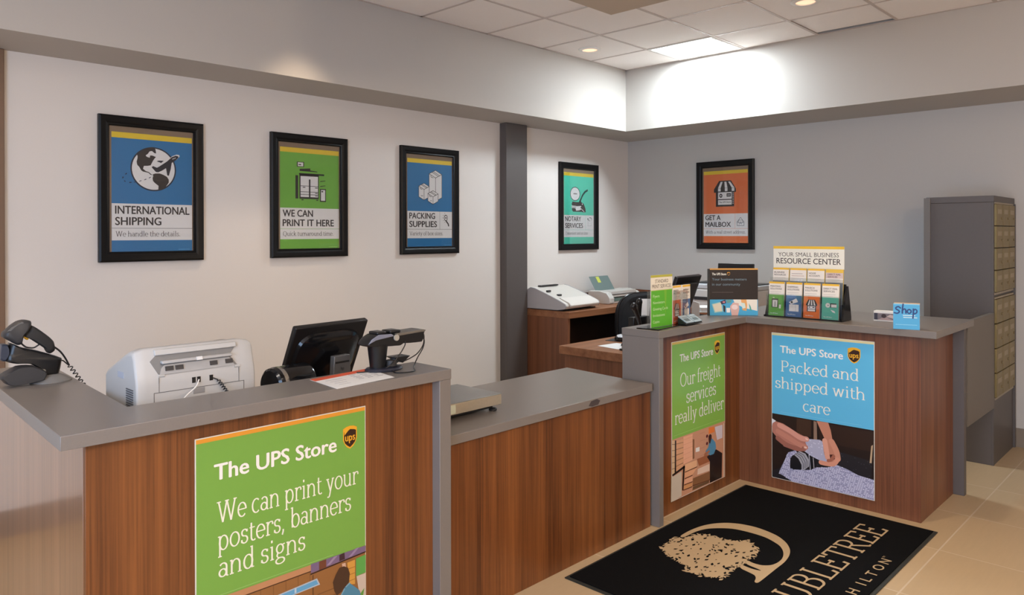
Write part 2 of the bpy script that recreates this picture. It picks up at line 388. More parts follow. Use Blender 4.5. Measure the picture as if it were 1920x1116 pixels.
class Print:
    """a printed sheet: flat coloured shapes on one upright sheet facing local -Y; u to the right, v up"""
    STEP = 0.00035
    def __init__(self, w, h, thick=0.002, back=(235, 232, 226), y=0.0, rough=0.45, gain=1.12):
        self.gain = gain
        self.w, self.h, self.t, self.y = w, h, thick, y; self.bm = bmesh.new(); self.mats = []; self.k = 0; self.rough = rough
        s = self.slot(back); P = [(0, 0), (w, 0), (w, h), (0, h)]
        lo = [self.bm.verts.new((u, y + thick, v)) for u, v in P]; hi = [self.bm.verts.new((u, y, v)) for u, v in P]
        for f in [lo, hi[::-1]] + [[lo[i], lo[(i + 1) % 4], hi[(i + 1) % 4], hi[i]] for i in range(4)]:
            ff = self.bm.faces.new(f); ff.material_index = s
    def slot(self, c):
        nm = 'print_%02x%02x%02x_%d' % (*[int(q) for q in c], round(self.gain * 100))
        if nm not in self.mats: self.mats.append(nm); plain(nm, tuple(min(.86, v * self.gain) for v in lin(c)), self.rough, noise=0.0)
        return self.mats.index(nm)
    def poly(self, pts, c, layer=None):
        self.k += 1
        s = self.slot(c); y = self.y - self.STEP * (layer if layer is not None else 1)
        vs = [self.bm.verts.new((u, y, v)) for u, v in pts]
        for t in tessellate_polygon([[Vector((u, v, 0)) for u, v in pts]]):
            try: self.bm.faces.new([vs[i] for i in t]).material_index = s
            except ValueError: pass
        return self
    def rect(self, u0, v0, u1, v1, c, layer=1): return self.poly([(u0, v0), (u1, v0), (u1, v1), (u0, v1)], c, layer)
    def ell(self, cu, cv, ru, rv, c, layer=1, n=36): return self.poly([(cu + ru * math.cos(2 * PI * i / n), cv + rv * math.sin(2 * PI * i / n)) for i in range(n)], c, layer)
    def line(self, pts, w, c, layer=2):
        s = self.slot(c); y = self.y - self.STEP * layer
        for a, b in zip(pts[:-1], pts[1:]):
            a, b = Vector(a), Vector(b); d = (b - a).normalized(); n = Vector((-d.y, d.x)) * w / 2; e = d * w * 0.3
            q = [a - e - n, b + e - n, b + e + n, a - e + n]
            self.bm.faces.new([self.bm.verts.new((p.x, y, p.y)) for p in q]).material_index = s
        return self
    def stroke(self, pts, w, c, layer=2):
        pts = [Vector((p.x, p.y)) for p in smooth_path([(a, b, 0) for a, b in pts], 6)]; s = self.slot(c); y = self.y - self.STEP * layer; e = []
        for i, p in enumerate(pts):
            d = (pts[min(i + 1, len(pts) - 1)] - pts[max(i - 1, 0)]).normalized(); n = Vector((-d.y, d.x)) * w / 2; e.append((p + n, p - n))
        for i in range(len(e) - 1):
            q = [e[i][1], e[i + 1][1], e[i + 1][0], e[i][0]]; yy = y - 0.00002 * (i % 7)
            self.bm.faces.new([self.bm.verts.new((v.x, yy, v.y)) for v in q]).material_index = s
        for k, p in enumerate((pts[0], pts[-1])): self.ell(p.x, p.y, w / 2, w / 2, c, layer + .4 + .05 * k, 12)
        return self
    def polys(self, polys, c, layer, f, lv):
        s = self.slot(c); y = self.y - self.STEP * layer
        for i, t in enumerate(polys):
            yy = y - 0.00005 * lv[i]
            q = [f(p) for p in t]
            if sum(q[k - 1][0] * q[k][1] - q[k][0] * q[k - 1][1] for k in range(len(q))) < 0: q = q[::-1]
            try: self.bm.faces.new([self.bm.verts.new((p[0], yy, p[1])) for p in q]).material_index = s
            except ValueError: pass
    def sans(self, s, u, v, cap, c, layer=3, width=None, bold=0.0, align='l', sq=0.86):
        tr, w = sans(s, bold); sx = (width / w) if width else cap * sq
        if align == 'c': u -= w * sx / 2
        self.polys(tr, c, layer, lambda p: (u + p[0] * sx, v + p[1] * cap), TLV[(s, bold)]); return self
    def serif(self, s, u, v, cap, c, layer=3, width=None, align='l', thick=0.082, thin=0.036, sq=1.0):
        q, w = serif(s, thick, thin); sx = (width / w) if width else cap * sq
        if align == 'c': u -= w * sx / 2
        self.polys(q, c, layer, lambda p: (u + p[0] * sx, v + p[1] * cap), SLV[s]); return self
    def shield(self, u, v, w, h, layer=2, word=True):
        """parcel-shop shield emblem, top at v+h"""
        def sh(k):
            a = []; cx = u + w / 2; W2 = w / 2 * k; top = v + h * (0.5 + 0.5 * k) - (0.06 * h if k < 1 else 0)
            bot = v + h * (0.5 - 0.5 * k)
            a += [(cx - W2, top - 0.10 * h), (cx - W2 * 0.5, top - 0.02 * h), (cx, top), (cx + W2 * 0.5, top - 0.02 * h), (cx + W2, top - 0.10 * h)]
            a += [(cx + W2, v + h * 0.42), (cx + W2 * 0.82, v + h * 0.27), (cx + W2 * 0.45, bot + 0.09 * h), (cx, bot), (cx - W2 * 0.45, bot + 0.09 * h), (cx - W2 * 0.82, v + h * 0.27), (cx - W2, v + h * 0.42)]
            return a[::-1]
        self.poly(sh(1.0), (222, 160, 40), layer)
        ins = [(p[0], p[1]) for p in sh(0.86)]
        self.poly(ins, (48, 26, 14), layer + 1)
        cx = u + w / 2
        cw = [(u + w * .07, v + h * .86), (u + w * .5, v + h * .97), (u + w * .93, v + h * .86), (u + w * .93, v + h * .80), (cx, v + h * .86), (u + w * .36, v + h * .80), (u + w * .10, v + h * .63)]
        self.poly(cw, (222, 160, 40), layer + 2)
        if word: self.sans('ups', cx, v + h * 0.36, h * 0.34, (222, 160, 40), layer + 3, width=w * 0.72, bold=0.03, align='c')
        return self
    def build(self, name, parent=None):
        me = bpy.data.meshes.new(name); self.bm.to_mesh(me); self.bm.free()
        for n in self.mats: me.materials.append(MC[n])
        o = bpy.data.objects.new(name, me); C.objects.link(o)
        if parent is not None: o.parent = parent
        return o
# ---- measured outlines of printed art and profiles
GLOBE={'na':[(0.2124,0.6373),(0.2395,0.6592),(0.2751,0.6821),(0.3027,0.6872),(0.3193,0.677),(0.3234,0.6513),(0.3136,0.652),(0.2998,0.6639),(0.286,0.6614),(0.2749,0.6448),(0.2626,0.6353),(0.2694,0.6272),(0.2859,0.6227),(0.2887,0.6372),(0.3025,0.6368),(0.3219,0.6296),(0.3121,0.6174),(0.3024,0.6008),(0.2912,0.5771),(0.2747,0.5732),(0.2528,0.5718),(0.2473,0.5543),(0.2636,0.541),(0.2801,0.5363),(0.2966,0.5228),(0.3021,0.5203),(0.291,0.5197),(0.2773,0.5318),(0.2472,0.5372),(0.2364,0.5451),(0.2256,0.5644),(0.2149,0.575),(0.2109,0.5946),(0.2164,0.6149),(0.2164,0.6291)],'sa':[(0.3021,0.5232),(0.3188,0.5299),(0.3439,0.5313),(0.3665,0.5238),(0.3863,0.5133),(0.3976,0.4963),(0.3975,0.4788),(0.3861,0.4608),(0.3718,0.4427),(0.352,0.4317),(0.3352,0.4324),(0.3367,0.4556),(0.3186,0.4693),(0.3047,0.483),(0.302,0.5001),(0.3062,0.5147)],'plane':[(0.2967,0.566),(0.305,0.5737),(0.3273,0.565),(0.3385,0.5715),(0.3866,0.6066),(0.4152,0.6349),(0.4383,0.6454),(0.4542,0.6436),(0.4557,0.6348),(0.4382,0.616),(0.4151,0.5997),(0.4093,0.5613),(0.3977,0.5197),(0.3877,0.5221),(0.3849,0.5423),(0.3808,0.5654),(0.3581,0.5495),(0.3356,0.538),(0.3216,0.5387)],'wing':[(0.326,0.6039),(0.3386,0.6091),(0.3682,0.6097),(0.3526,0.5956)],'ctr':[(0.3064,0.5551),(0.1813,0.5475),(0.4366,0.563),(0.3068,0.6846),(0.3059,0.4255)],'d1':[(0.1296,0.4912),(0.1336,0.5026),(0.1401,0.5001),(0.1349,0.4901)],'d2':[(0.1455,0.5173),(0.156,0.5263),(0.1573,0.5193),(0.1494,0.5133)],'d3':[(0.1401,0.4791),(0.1453,0.4794),(0.1519,0.4699),(0.1427,0.4722)],'d4':[(0.1678,0.4706),(0.1824,0.4728),(0.1824,0.4671),(0.1704,0.4651)],'d5':[(0.1944,0.4719),(0.2078,0.4768),(0.2092,0.4726),(0.1957,0.4686)],'d6':[(0.224,0.479),(0.2362,0.4848),(0.2389,0.4812),(0.2254,0.4763)],'d7':[(0.2525,0.489),(0.2648,0.4953),(0.2667,0.4912),(0.2553,0.4863)],'d8':[(0.28,0.5019),(0.291,0.5088),(0.2924,0.5048),(0.2813,0.4979)]}
CARE={'lh':[(-0.001,0.3221),(0.0047,0.3448),(0.03,0.3573),(0.0746,0.3515),(0.1185,0.3325),(0.1673,0.3094),(0.2207,0.2929),(0.2286,0.2838),(0.2153,0.2603),(0.2259,0.2413),(0.2206,0.2219),(0.1779,0.2082),(0.1292,0.2012),(0.0799,0.2102),(0.0411,0.2539),(0.0074,0.2856)],'lf':[(0.0745,0.3085),(0.1021,0.3082),(0.1457,0.2842),(0.1887,0.2631),(0.2047,0.253),(0.178,0.2505),(0.1348,0.2635),(0.0965,0.2831)],'lf2':[(0.0633,0.2473),(0.0855,0.2622),(0.1348,0.2449),(0.1993,0.2361),(0.2153,0.2235),(0.1779,0.2108),(0.1238,0.2268)],'cuff':[(-0.0094,0.3723),(0.03,0.36),(0.0075,0.3426),(-0.001,0.3193),(-0.0095,0.3314)],'rh':[(0.2838,0.4036),(0.3532,0.4078),(0.3683,0.3616),(0.3783,0.307),(0.4009,0.2601),(0.4158,0.2171),(0.4108,0.1855),(0.3958,0.1567),(0.3655,0.1451),(0.3349,0.1464),(0.299,0.1491),(0.3041,0.158),(0.3503,0.1677),(0.3655,0.1863),(0.3554,0.2048),(0.3299,0.2073),(0.3248,0.2399),(0.3223,0.2808),(0.3301,0.3081),(0.3044,0.3604)],'rhs':[(0.3605,0.2161),(0.3858,0.2212),(0.3933,0.1972),(0.3706,0.1771),(0.3529,0.1888)],'bub1':[(0.2047,0.2741),(0.2418,0.2863),(0.3043,0.2929),(0.3249,0.2813),(0.3299,0.2099),(0.3503,0.1831),(0.3452,0.1692),(0.3041,0.1683),(0.2521,0.1837),(0.1993,0.2098),(0.2259,0.2361),(0.2153,0.255)],'bub2':[(0.0491,0.0343),(0.0575,0.063),(0.1074,0.1781),(0.1564,0.2012),(0.1617,0.1864),(0.1292,0.1585),(0.1182,0.0815),(0.1884,0.0861),(0.2415,0.0976),(0.2834,0.1224),(0.3553,0.1378),(0.4008,0.1629),(0.4603,0.1503),(0.5236,0.1288),(0.5951,0.1199),(0.5958,-0.0063),(0.5089,-0.0051),(0.3855,-0.0043),(0.2623,-0.0023),(0.1344,-0.0002),(0.1071,0.015),(0.0741,0.029)],'lens':[(0.121,0.1462),(0.1455,0.1672),(0.1724,0.1515),(0.1911,0.1184),(0.1911,0.0893),(0.1399,0.0782),(0.1182,0.0922)],'ring':[(0.1455,0.1698),(0.1779,0.2002),(0.2152,0.1919),(0.2363,0.1595),(0.2363,0.1175),(0.2044,0.087),(0.1911,0.0893),(0.1911,0.1184),(0.1724,0.1515)],'cam':[(0.2152,0.1972),(0.2521,0.1837),(0.2626,0.1754),(0.2886,0.1703),(0.2782,0.1265),(0.252,0.0999),(0.2389,0.1023),(0.2363,0.1595)],'pipe':[(0.2655,0.4004),(0.2838,0.3984),(0.2862,0.2895),(0.2654,0.2856)],'edge':[(0.5976,0.3138),(0.607,0.3206),(0.5999,0.2151),(0.5881,0.2127)],'floor':[(-0.0043,0.0442),(0.0519,0.0672),(0.1019,0.1636),(0.3351,0.2316),(0.4358,0.2416),(0.5999,0.2251),(0.5974,0.1205),(0.5236,0.1288),(0.4008,0.1629),(0.1235,0.008),(-0.0044,-0.0102)]}
FRT={'wall':[(-0.004,0.3536),(0.2658,0.3433),(0.6,0.3416),(0.5996,0.2259),(0.4279,0.1382),(0.1443,0.1826),(-0.0046,0.1719)],'boxA':[(0.1237,0.3483),(0.2264,0.3463),(0.2259,0.1917),(0.1232,0.1873)],'boxA2':[(0.2263,0.3145),(0.2464,0.3105),(0.246,0.1964),(0.2259,0.1962)],'rack':[(0.0001,0.3506),(0.0325,0.3441),(0.0319,0.1547),(-0.0006,0.1556)],'rack2':[(0.0448,0.3417),(0.1212,0.3354),(0.1206,0.1699),(0.0442,0.1651)],'vbar':[(0.0309,0.3467),(0.0448,0.3439),(0.0425,0.1522),(0.0278,0.1556)],'hbar':[(-0.0006,0.1556),(0.1358,0.18),(0.14,0.1656),(0.0074,0.145)],'vbar2':[(0.1189,0.1793),(0.1375,0.1751),(0.1201,0.0358),(0.1084,0.0387)],'white':[(-0.0087,0.1422),(0.1021,0.1518),(0.1016,0.0092),(-0.0132,0.001)],'s1':[(0.14,0.1835),(0.2741,0.1812),(0.2739,0.1399),(0.1399,0.1387)],'s2':[(0.1373,0.137),(0.2739,0.1353),(0.2212,0.1018),(0.1355,0.1015)],'s3':[(0.1355,0.0971),(0.2256,0.0962),(0.2211,0.0631),(0.1312,0.0667)],'s4':[(0.1286,0.0628),(0.2211,0.0586),(0.2167,0.0346),(0.1227,0.0374)],'s5':[(0.2299,0.0815),(0.4277,0.0772),(0.4275,0.0255),(0.2254,0.0371)],'s6':[(0.2297,0.0315),(0.4182,0.023),(0.4182,0.0089),(0.2209,0.0109)],'tbl':[(0.2741,0.1858),(0.4095,0.1844),(0.4279,0.1382),(0.3006,0.1385)],'tray':[(0.2827,0.1242),(0.4232,0.1251),(0.423,0.0829),(0.2782,0.0908)],'pants':[(0.3911,0.1743),(0.5032,0.1977),(0.5799,0.1577),(0.5745,0.005),(0.4274,0.0067),(0.4279,0.1382)],'shirt':[(0.4191,0.2668),(0.4563,0.2736),(0.4938,0.2424),(0.5032,0.2072),(0.4747,0.1752),(0.428,0.1758),(0.3729,0.2108),(0.4097,0.2312)],'head':[(0.4099,0.2968),(0.4285,0.3073),(0.447,0.2966),(0.447,0.2754),(0.4282,0.2462),(0.4144,0.2584)],'arm':[(0.3638,0.2035),(0.4189,0.2106),(0.4281,0.1992),(0.382,0.1856),(0.3547,0.1868)],'orange':[(0.4147,0.3474),(0.4847,0.3414),(0.4846,0.3082),(0.4146,0.3099)],'sheet':[(0.4894,0.3382),(0.5854,0.3347),(0.5851,0.2529),(0.5176,0.2519)],'pic':[(0.2611,0.255),(0.3054,0.2527),(0.3053,0.2274),(0.261,0.2298)],'shade':[(0.2256,0.1007),(0.3543,0.094),(0.3543,0.0708),(0.2298,0.077)]}
PRT={'banner':[(0.3946,0.4098),(0.6184,0.4068),(0.6183,0.3866),(0.3945,0.3786)],'ban2':[(0.4261,0.4085),(0.4541,0.4085),(0.454,0.3803),(0.426,0.3788)],'ban3':[(0.5072,0.4062),(0.5281,0.4087),(0.5301,0.3847),(0.5072,0.3847)],'rail':[(0.3926,0.3775),(0.6183,0.3866),(0.6183,0.382),(0.3926,0.3732)],'beam':[(0.3108,0.4085),(0.3946,0.4098),(0.3945,0.3873),(0.3108,0.3891)],'line':[(0.3108,0.3874),(0.3926,0.3879),(0.3926,0.3845),(0.3108,0.3831)],'sign':[(0.3106,0.3501),(0.418,0.3535),(0.4298,0.3285),(0.3106,0.3332)],'signb':[(0.3106,0.3468),(0.415,0.3492),(0.4229,0.3326),(0.3106,0.3375)],'green':[(0.5769,0.3719),(0.6183,0.3737),(0.6181,0.3092),(0.5767,0.3081)],'white':[(0.5788,0.3074),(0.6181,0.3074),(0.6178,0.2252),(0.5916,0.2344)],'yel':[(0.5406,0.3688),(0.5726,0.3696),(0.5723,0.2822),(0.5467,0.2891)],'head':[(0.4926,0.343),(0.5071,0.3615),(0.5259,0.3609),(0.5427,0.3501),(0.55,0.3278),(0.5467,0.2981),(0.5298,0.2858),(0.5089,0.2714),(0.4964,0.2675),(0.4862,0.2864),(0.4802,0.3186)],'shirt':[(0.513,0.2617),(0.5298,0.284),(0.5488,0.2938),(0.5765,0.268),(0.5916,0.2519),(0.5959,0.2329)],'hand':[(0.5175,0.3725),(0.5322,0.3714),(0.5342,0.3546),(0.5196,0.3575)]}
MATL={'d':[(0.7671,0.9583),(0.8776,0.9603),(0.9793,0.9454),(1.0544,0.9135),(1.1087,0.8694),(1.1448,0.8111),(1.1622,0.7309),(1.151,0.652),(1.1271,0.582),(1.0725,0.5125),(1.0031,0.4639),(0.9296,0.4375),(0.8473,0.424),(0.7452,0.4231),(0.5674,0.4173),(0.5493,0.4232),(0.5541,0.4366),(0.5923,0.446),(0.6179,0.4641),(0.6277,0.4994),(0.6391,0.5515),(0.6863,0.5678),(0.6978,0.5619),(0.6772,0.5593),(0.6703,0.5013),(0.6812,0.4609),(0.6889,0.476),(0.699,0.5546),(0.7462,0.5665),(0.7323,0.5319),(0.7375,0.4879),(0.7694,0.457),(0.8137,0.4469),(0.8659,0.4476),(0.9186,0.4616),(0.9691,0.4863),(1.0163,0.5235),(1.0486,0.579),(1.0698,0.6347),(1.0711,0.7208),(1.0579,0.8019),(1.0144,0.8595),(0.9585,0.9059),(0.8865,0.9286),(0.7636,0.9333)],'crown':[(0.5683,0.9447),(0.6392,0.9653),(0.7446,0.9674),(0.7707,0.933),(0.8391,0.9192),(0.8939,0.8693),(0.8925,0.8417),(0.9042,0.7863),(0.9048,0.7433),(0.9368,0.6958),(0.9704,0.6747),(0.9192,0.5914),(0.8787,0.5677),(0.7885,0.5597),(0.7568,0.5678),(0.6657,0.5534),(0.5929,0.5588),(0.5199,0.5552),(0.4712,0.556),(0.4388,0.6119),(0.4279,0.6851),(0.4146,0.7219),(0.4743,0.7414),(0.4926,0.7944),(0.5188,0.8666),(0.5541,0.9199)]}
SCN={'head':[(0.6462,1.2452),(0.6484,1.2625),(0.6548,1.2664),(0.6698,1.2819),(0.6892,1.2954),(0.7089,1.3001),(0.7287,1.2958),(0.7309,1.2803),(0.722,1.2606),(0.7065,1.2416),(0.702,1.2166),(0.6868,1.2145),(0.6717,1.2262)],'handle':[(0.7065,1.2442),(0.722,1.2606),(0.7309,1.2803),(0.7576,1.2611),(0.787,1.2336),(0.803,1.2137),(0.8076,1.1896),(0.8052,1.1794),(0.7937,1.1716),(0.7846,1.174),(0.78,1.1875),(0.753,1.2112),(0.7285,1.2317)],'strap':[(0.7021,1.2192),(0.7108,1.208),(0.7218,1.2004),(0.7417,1.1969),(0.7575,1.2055),(0.7801,1.2187)],'trig':[(0.7054,1.2469),(0.7098,1.2362),(0.7196,1.2263),(0.7263,1.2294),(0.7219,1.2401)],'cradle':[(0.6674,1.2229),(0.6998,1.2041),(0.7439,1.189),(0.7937,1.1677),(0.826,1.152),(0.826,1.1376),(0.8201,1.1041),(0.8096,1.0898),(0.7752,1.0945),(0.7662,1.1139),(0.726,1.1423),(0.6844,1.1476),(0.6523,1.1604),(0.6545,1.184),(0.6588,1.1886)],'lens':[(0.6387,1.2159),(0.6419,1.2206),(0.6589,1.2187),(0.6652,1.1878),(0.6523,1.1604),(0.6354,1.1688)],'foot':[(0.6352,1.1188),(0.6866,1.1448),(0.7349,1.1412),(0.7707,1.1185),(0.7661,1.0958),(0.6777,1.0864),(0.6563,1.092),(0.6352,1.1063)],'disc':[(0.7202,1.0739),(0.8646,1.061),(0.7934,1.092),(0.775,1.0504)],'cord':[(0.8076,1.1922),(0.8261,1.1744),(0.8424,1.1487),(0.8565,1.1179)],'coil':[(0.8565,1.1179),(0.8778,1.0698),(0.9019,1.0436)],'cord2':[(0.826,1.1402),(0.8354,1.139),(0.8471,1.127),(0.8565,1.1179)]}
TRM={'col':[(1.6916,1.1699),(1.8021,1.1624),(1.763,1.0989),(1.7006,1.0956)],'base':[(1.7032,1.073),(1.8644,1.0585)],'head':[(1.6639,1.184),(1.6797,1.2),(1.7117,1.2157),(1.7716,1.2132),(1.8107,1.2083),(1.9384,1.2077),(1.9444,1.2036),(1.9323,1.1671),(1.8332,1.1705),(1.8162,1.1632),(1.677,1.1715)],'key':[(1.7144,1.2165),(1.728,1.2275),(1.7524,1.2263),(1.78,1.2215),(1.8051,1.2282),(1.822,1.2186),(1.9325,1.2165),(1.9459,1.2058),(1.8107,1.2083),(1.7716,1.2132)],'flap':[(1.7936,1.1178),(1.8733,1.1176),(1.8358,1.0921)],'c1':[(1.8347,1.1796),(1.8332,1.1636),(1.8104,1.1341),(1.7824,1.1078),(1.7547,1.0909),(1.7221,1.0817),(1.6873,1.084),(1.6479,1.0825)],'c2':[(1.9474,1.2033),(1.9549,1.186),(1.9502,1.1511),(1.9232,1.1211),(1.8907,1.1062),(1.8444,1.0934)],'c3':[(1.9354,1.1903),(1.9518,1.1698),(1.9442,1.1376),(1.9172,1.1031),(1.876,1.0616),(1.8328,1.0374),(1.7989,1.0318),(1.76,1.0383),(1.7505,1.0453),(1.7656,1.0579)]}
FAX={'rear':[(0.9257,1.049),(0.9285,1.1001),(0.9416,1.1227),(0.9601,1.131),(1.2377,1.1336),(1.2657,1.1284),(1.2909,1.1057),(1.2971,1.0567)],'recess':[(0.9249,1.1861),(0.963,1.2019),(1.2348,1.2064),(1.2102,1.1812),(1.2346,1.1369),(0.9627,1.1334)],'top':[(0.9394,1.2251),(1.2287,1.2248)],'jack':[(1.0707,1.1183),(1.0834,1.0995),(1.0877,1.1188),(1.1005,1.1013),(1.131,1.1186),(1.1426,1.1025)],'panel':[(0.9454,1.0826),(1.2546,1.0838)],'hand':[(1.0734,1.0868),(1.1162,1.0604)],'cordw':[(1.0934,1.1095),(1.0777,1.089),(1.0467,1.0711),(1.0204,1.0542)],'cordb':[(1.1426,1.1083),(1.1618,1.0998),(1.1916,1.0561)]}
FING={'i':[(0.0524,0.3369),(0.1185,0.3138),(0.1834,0.2833),(0.2233,0.2818)],'m':[(0.0411,0.2971),(0.1184,0.2658),(0.1726,0.2415),(0.2179,0.2319)],'r':[(0.0411,0.2539),(0.0965,0.2241),(0.1618,0.2129),(0.2073,0.2208)],'rt':[(0.3326,0.2931),(0.3412,0.2432),(0.3493,0.1958)],'rk':[(0.3733,0.2957),(0.4009,0.2448),(0.4098,0.2006)],'c1':[(0.4083,0.1952),(0.3857,0.1649),(0.3452,0.1573),(0.3093,0.158)],'c2':[(0.3858,0.211),(0.3706,0.1873),(0.3528,0.1775)],'n1':[(0.2207,0.2834),(0.2281,0.2806)],'n2':[(0.2126,0.2308),(0.2206,0.2298)]}
# ------------------------------------------------------------------ the setting
XW, YW, XF, YF, ZS, ZC = 6.667, 4.714, 5.958, 4.236, 2.588, 3.174
TOP = 3.42
m = MB(); m.box(-3.1, -3.6, -0.1, XW + .1, YW + .1, 0); struct(m.build('floor', floor_m, smooth=False))
m = MB(); m.box(-3.1, YW, 0, XW + .1, YW + .1, TOP); struct(m.build('wall_back', wall_m, smooth=False))
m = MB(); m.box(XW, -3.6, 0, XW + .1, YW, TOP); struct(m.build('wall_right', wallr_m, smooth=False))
m = MB(); m.box(-3.1, -3.6, 0, XW, -3.5, TOP); struct(m.build('wall_front', wall_m, smooth=False))
m = MB()
m.box(-1.9, -3.5, 0, -1.8, -1.9, TOP).box(-1.9, 2.9, 0, -1.8, YW, TOP).box(-1.9, -1.9, 0, -1.8, 2.9, 0.25).box(-1.9, -1.9, 2.65, -1.8, 2.9, TOP)
struct(m.build('wall_left', wall_m, smooth=False))
# dropped perimeter: fascia and soffit along the poster wall and the right wall
m = MB(); m.prism([(-3.0, YF), (XF, YF), (XF, -3.5), (XW, -3.5), (XW, YW), (-3.0, YW)], 'z', ZS, TOP)
struct(m.build('wall_upper', fasc_m, smooth=False))
# lay-in ceiling
gx = [XF, 5.40, 4.745, 4.09, 3.435, 2.78, 2.125, 1.47, 0.815, 0.16, -0.495, -1.15, -1.805, -2.46, -3.0]
gy = [YF, 3.62, 3.0, 2.385, 1.80, 1.18, 0.56, -0.06, -0.68, -1.3, -1.92, -2.54, -3.16, -3.5]
m = MB()
for i in range(len(gx) - 1):
    for j in range(len(gy) - 1):
        if i == 0 and j in (1, 3): continue
        m.box(gx[i + 1], gy[j + 1], ZC, gx[i], gy[j], ZC + .015)
m.box(-3.0, -3.5, TOP - .01, XF, YF, TOP)
struct(m.build('ceiling', tile_m, smooth=False))
m = MB()
for x in gx[1:-1]: m.box(x - .011, -3.5, ZC - .003, x + .011, YF, ZC + .001)
for y in gy[1:-1]: m.box(-3.0, y - .011, ZC - .0035, XF, y + .011, ZC + .0005)
m.box(XF - .022, -3.5, ZC - .003, XF, YF, ZC + .001).box(-3.0, YF - .022, ZC - .003, XF, YF, ZC + .001)
struct(m.build('trim_1', grid_m, smooth=False))
# boxed-in overhead header nearer the camera
m = MB(); m.box(1.55, 0.75, ZS, 2.738, 2.026, ZC + .01); struct(m.build('trim_2', head_m, smooth=False))
# wooden casing at the far left of the poster wall
m = MB(); m.box(0.78, YW - .03, 0, 0.985, YW, ZS); struct(m.build('trim_3', trimb_m, bevel=.004))
# column pilaster
m = MB(); m.box(4.715, 4.630, 0, 4.985, YW, ZS - .001); struct(m.build('trim_4', plain('pilaster_gray', (0.105, 0.092, 0.088), 0.5), bevel=.004))
# base tiles
m = MB(); m.box(XW - .012, -3.5, 0, XW, YW - .012, .14); struct(m.build('baseboard_right', base_m))
m = MB(); m.box(-3.0, YW - .012, 0, XW, YW, .14); struct(m.build('baseboard_back', base_m))

# displaced ceiling tile
t = thing('ceiling_tile', 'white ceiling tile sagging out of its grid with a dark gap along the fascia', 'ceiling tile', (5.65, 2.09, ZC + .004))
m = MB(); m.box(-.245, -.28, 0, .247, .283, .015); m.build('tile', tile_m, t, smooth=False)
m = MB(); m.box(-.249, -.284, .02, .30, .287, .2); m.build('void_backing', void_m, t, smooth=False)

# light fixtures
t = thing('ceiling_light', 'bright square fluorescent ceiling panel beside the fascia', 'light', (5.65, 3.31, ZC))
m = MB(); m.box(-.258, -.30, .002, .258, .30, .018); m.box(-.258, -.30, -.008, -.236, .30, .002).box(.236, -.30, -.008, .258, .30, .002).box(-.236, -.30, -.008, .236, -.28, .002).box(-.236, .28, -.008, .236, .30, .002)
m.build('frame', white_m, t, smooth=False)
m = MB(); m.box(-.236, -.28, -.003, .236, .28, .001); m.build('diffuser', emit('panel_glow', (0.96, 0.98, 1.0), 9.0), t, smooth=False)
for (x, y), lab in zip([(5.05, 3.96), (5.03, 2.10)], ['small round recessed downlight nearest the ceiling corner', 'round recessed downlight cut by the top edge of the photo']):
    t = thing('recessed_light', lab, 'light', (x, y, ZC), group='recessed downlights in the ceiling')
    m = MB(); m.lathe([(.062, 0), (.064, -.012), (.095, -.008), (.098, -.001), (.098, .0)], seg=40); m.build('trim_ring', white_m, t)
    m = MB(); m.cyl((0, 0, -.006), .062, .004, 40); m.build('lamp', emit('warm_lamp', (1.0, 0.62, 0.40), 0.95), t)

# ------------------------------------------------------------------ counters
ZK, TK = 1.07, 0.04
def sub(poly, o): return [(a - o[0], b - o[1]) for a, b in poly]
# front-left counter (L shaped)
o = (1.3, 2.4)
t = thing('service_counter', 'tall wood-fronted counter in the left foreground with gray top and green sign', 'counter', (o[0], o[1], 0))
m = MB(); m.prism(sub([(0.591, 2.235), (1.963, 2.235), (1.963, 2.475), (0.84, 2.475), (0.895, 3.56), (0.653, 3.56)], o), 'z', ZK - TK, ZK)
m.build('countertop', gray_m, t, bevel=.002)
m = MB(); m.prism(sub([(0.664, 2.28), (1.903, 2.28), (1.903, 2.30), (0.664, 2.30)], o), 'z', 0.0, ZK - TK); m.build('front_panel', wood_m, t, bevel=.001)
m = MB(); m.prism(sub([(0.664, 2.301), (0.684, 2.301), (0.73, 3.54), (0.71, 3.54)], o), 'z', 0.0, ZK - TK); m.build('side_panel', wood('wood_side_lit', (0.17, 0.068, 0.032), (0.37, 0.17, 0.088), rough=0.3, coat=1.0), t, bevel=.001)  # same laminate as the front; paler colour carries its bright grazing reflection
m = MB(); m.box(1.903 - o[0], 2.236 - o[1], 0, 1.961 - o[0], 2.474 - o[1], ZK - TK); m.build('end_panel', gray_m, t, bevel=.002)
m = MB(); m.box(0.86 - o[0], 2.31 - o[1], .85, 1.90 - o[0], 3.05 - o[1], .885); m.build('work_surface', desk_m, t, bevel=.002)
m = MB(); m.box(1.87 - o[0], 2.48 - o[1], 0, 1.90 - o[0], 3.0 - o[1], .85); m.build('support_panel', gray_m, t)
# low middle counter
o = (2.7, 2.6)
t = thing('parcel_counter', 'low gray-topped wood counter between the two tall counters with a metal scale', 'counter', (o[0], o[1], 0))
m = MB(); m.prism(sub([(1.966, 2.29), (3.464, 2.29), (3.482, 2.504), (3.53, 2.95), (1.966, 2.95)], o), 'z', .745, .785); m.build('countertop', gray_m, t, bevel=.002)
m = MB(); m.box(1.966 - o[0], 2.31 - o[1], 0, 3.470 - o[0], 2.33 - o[1], .745); m.build('front_panel', wood_m, t)
m = MB(); m.box(1.966 - o[0], 2.9 - o[1], 0, 3.45 - o[0], 2.92 - o[1], .745); m.build('back_panel', gray_m, t)
